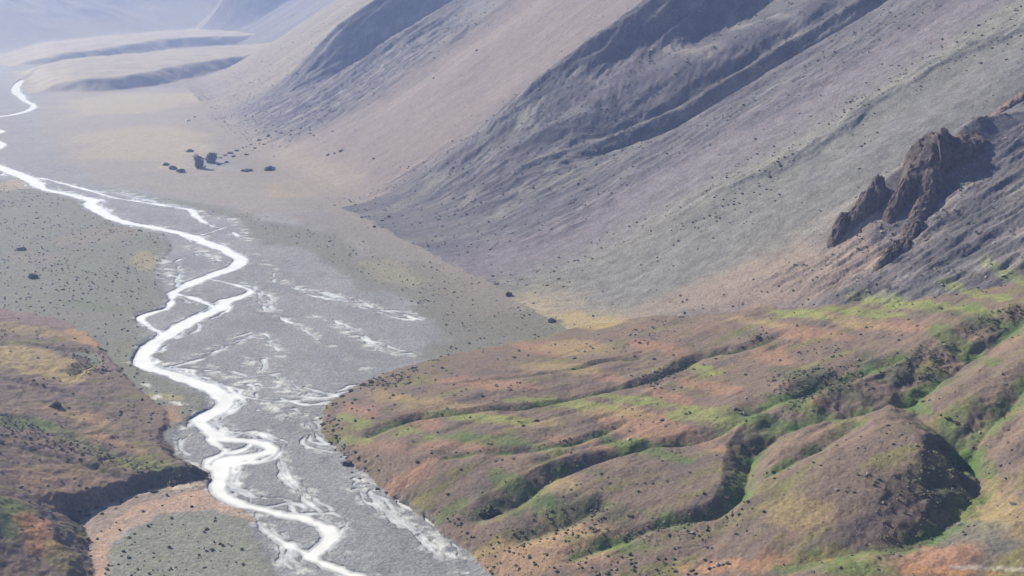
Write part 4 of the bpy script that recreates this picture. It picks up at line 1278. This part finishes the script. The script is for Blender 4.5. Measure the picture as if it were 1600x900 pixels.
def scatter(name, dens, smin, smax_, mats, squash, seed, sink=0.1, jag=0.25, cap=60000):
    g = np.random.default_rng(seed)
    n = g.poisson(np.clip(dens * AREA, 0, 2) * INVIEW)
    k = np.repeat(np.arange(len(GX)), n)
    if len(k) > cap:
        k = g.choice(k, cap, replace=False)
    N = len(k)
    j = 0.8 * np.sqrt(AREA[k])
    ox, oy = g.uniform(-0.5, 0.5, N) * j, g.uniform(-0.5, 0.5, N) * j
    s = smin + (smax_ - smin) * g.random(N) ** 2.5
    a = g.uniform(0, 6.28, N)
    ca, sa = np.cos(a), np.sin(a)
    B = ICO[None] * (1 + jag * g.standard_normal((N, 12, 1)))
    bx, by, bz = B[..., 0] * g.uniform(0.7, 1.3, N)[:, None], B[..., 1], B[..., 2] * squash
    V = np.stack([(bx * ca[:, None] - by * sa[:, None]) * s[:, None] + (GX[k] + ox)[:, None], (bx * sa[:, None] + by * ca[:, None]) * s[:, None] + (GY[k] + oy)[:, None], (bz + squash - sink) * s[:, None] + GZ[k][:, None]], -1).reshape(-1, 3)
    Fc = (ICOF[None] + 12 * np.arange(N)[:, None, None]).reshape(-1, 3)
    o = mesh_from(name, V, Fc, mats[0])
    o.data.polygons.foreach_set('use_smooth', np.zeros(len(Fc), bool))
    if len(mats) > 1:
        for m in mats[1:]:
            o.data.materials.append(m)
        o.data.polygons.foreach_set('material_index', np.repeat(g.integers(0, len(mats), N), 20).astype(np.int32))
    o['kind'] = 'stuff'
    return N


CL = smooth(-0.1, 0.45, fbm(GX / 40, GY / 40, 4, 501))
CL2 = smooth(-0.15, 0.35, fbm(GX / 14, GY / 14, 3, 505))
CL3 = smooth(-0.3, 0.4, fbm(GX / 90, GY / 90, 3, 507))


def zone_of(poly, a, b):
    m = np.zeros(len(GX), F)
    k, sd = poly_sd(GX, GY, poly, 40)
    m[k] = smooth(a, b, sd)
    return m


def on_ground(pxs):
    return np.column_stack(hit(*np.array(pxs, float).T))


high = np.maximum(zone_of(FLOOR_HIGH[0], 0, 6), zone_of(FLOOR_HIGH[1], 0, 6))
right = zone_of(np.array([P(*q) for q in [(170, 296), (380, 332), (520, 365), (700, 420), (920, 480), (900, 528), (700, 562), (690, 530), (680, 500), (640, 468), (560, 448), (490, 395), (370, 345)]]), -10, 15)
apron = zone_of(on_ground([(640, 800), (720, 800), (800, 830), (900, 850), (1040, 858), (1120, 885), (1120, 930), (760, 930), (700, 840)]), -4, 8)
bushy = 0
for q in [[(1190, 590), (1340, 570), (1345, 610), (1230, 640)], [(1380, 560), (1480, 540), (1500, 580), (1420, 600)], [(800, 830), (860, 800), (960, 790), (950, 840), (860, 850)], [(1430, 700), (1530, 690), (1530, 760), (1450, 820), (1400, 780)],
          [(100, 790), (220, 755), (330, 735), (330, 765), (200, 800), (130, 830)], [(130, 840), (160, 840), (160, 960), (120, 960)], [(0, 650), (120, 690), (240, 730), (230, 745), (100, 710), (0, 680)], [(105, 590), (115, 545), (165, 545), (165, 585)],
          [(560, 610), (600, 585), (650, 575), (640, 600), (590, 615)], [(500, 650), (530, 625), (540, 700), (600, 760), (580, 765), (520, 700)], [(1130, 540), (1200, 515), (1200, 535), (1150, 555)], [(1000, 590), (1080, 560), (1080, 580), (1020, 610)],
          [(1500, 510), (1600, 470), (1600, 500), (1520, 540)], [(1170, 800), (1130, 830), (1000, 850), (960, 830), (1100, 800)]]:
    bushy = np.maximum(bushy, zone_of(on_ground(q), -4, 6))
near_hill = (DOM == 3) | (DOM == 4)
dens = np.zeros(len(GX), F)
dens += (DOM == 0) * (high * (0.006 + 0.03 * CL2 * CL3) + right * (0.004 + 0.016 * CL2 * CL3)) * (CH < -3)
dens += (DOM == 3) * ((0.001 + 0.032 * CL * CL2 * CL3) * (1 - apron) + apron * 0.06 * (0.2 + CL2))
dens += (DOM == 4) * (0.001 + 0.03 * CL * CL2 * CL3)
dens += near_hill * bushy * 0.12 * (0.35 + CL2)
dens += (DOM == 1) * (0.0004 + 0.010 * CL2 * belt_all(TL, 955, 26) + 0.014 * CL * CL2 * smooth(790, 700, TL)) * smooth(0, 30, D_)
n1_ = scatter('undergrowth', 1.7 * dens, 0.3, 1.1, STUFFLEAF, 0.62, 11, cap=130000)
# fine stones and cushion plants that stipple the slopes
rk = rockiness(GX, GY, TL, D_)
streak = smooth(-0.25, 0.3, fbm(TL / 40, D_ / 420, 3, 511))
dens = (DOM == 1) * smooth(3000, 2600, T_) * (0.03 * rk * CL2 + (0.002 + 0.018 * streak * (0.3 + CL2)) * (1 - belt_all(TL, 1640, 200)) * (1 - 0.8 * belt_all(TL, 1040, 35)) * (1 - 0.8 * belt_all(TL, 880, 60)))
dens += near_hill * 0.02 * CL2 * CL3
dens += (DOM == 1) * 0.07 * zone_of(on_ground([(1285, 392), (1340, 330), (1440, 235), (1560, 190), (1600, 230), (1500, 330), (1420, 410), (1340, 420)]), -8, 10) * CL2
n2_ = scatter('rubble', dens, 0.35, 1.5, [plain_mat('rubble_stone', (0.13, 0.125, 0.125), 0.35, 0.4), plain_mat('rubble_pale', (0.25, 0.235, 0.215), 0.3, 0.4), plain_mat('cushion_plant', (0.1, 0.105, 0.075), 0.3, 0.4)], 0.7, 13, 0.4, 0.3, 110000)
print('SCATTER', n1_, n2_)

# ------------------------------------------------------------------ haze
def haze_box():
    x0, x1, y0, y1, z0, z1 = -9500, 9500, -300, 12500, -25, 900
    v = [(x, y, z) for z in (z0, z1) for y in (y0, y1) for x in (x0, x1)]
    f = [(0, 2, 3, 1), (4, 5, 7, 6), (0, 1, 5, 4), (1, 3, 7, 5), (3, 2, 6, 7), (2, 0, 4, 6)]
    me = bpy.data.meshes.new('haze')
    me.from_pydata(v, [], f)
    m = bpy.data.materials.new('haze')
    m.use_nodes = True
    n = m.node_tree
    n.nodes.remove(n.nodes['Principled BSDF'])
    pv = n.nodes.new('ShaderNodeVolumePrincipled')
    pv.inputs['Color'].default_value = (*HAZE_COLOR, 1)
    pv.inputs['Density'].default_value = HAZE_DENSITY
    pv.inputs['Anisotropy'].default_value = HAZE_ANISO
    pv.inputs['Absorption Color'].default_value = (1, 1, 1, 1)
    n.links.new(pv.outputs[0], n.nodes['Material Output'].inputs['Volume'])
    me.materials.append(m)
    o = bpy.data.objects.new('haze', me)
    COL.objects.link(o)
    o['kind'] = 'stuff'


haze_box()
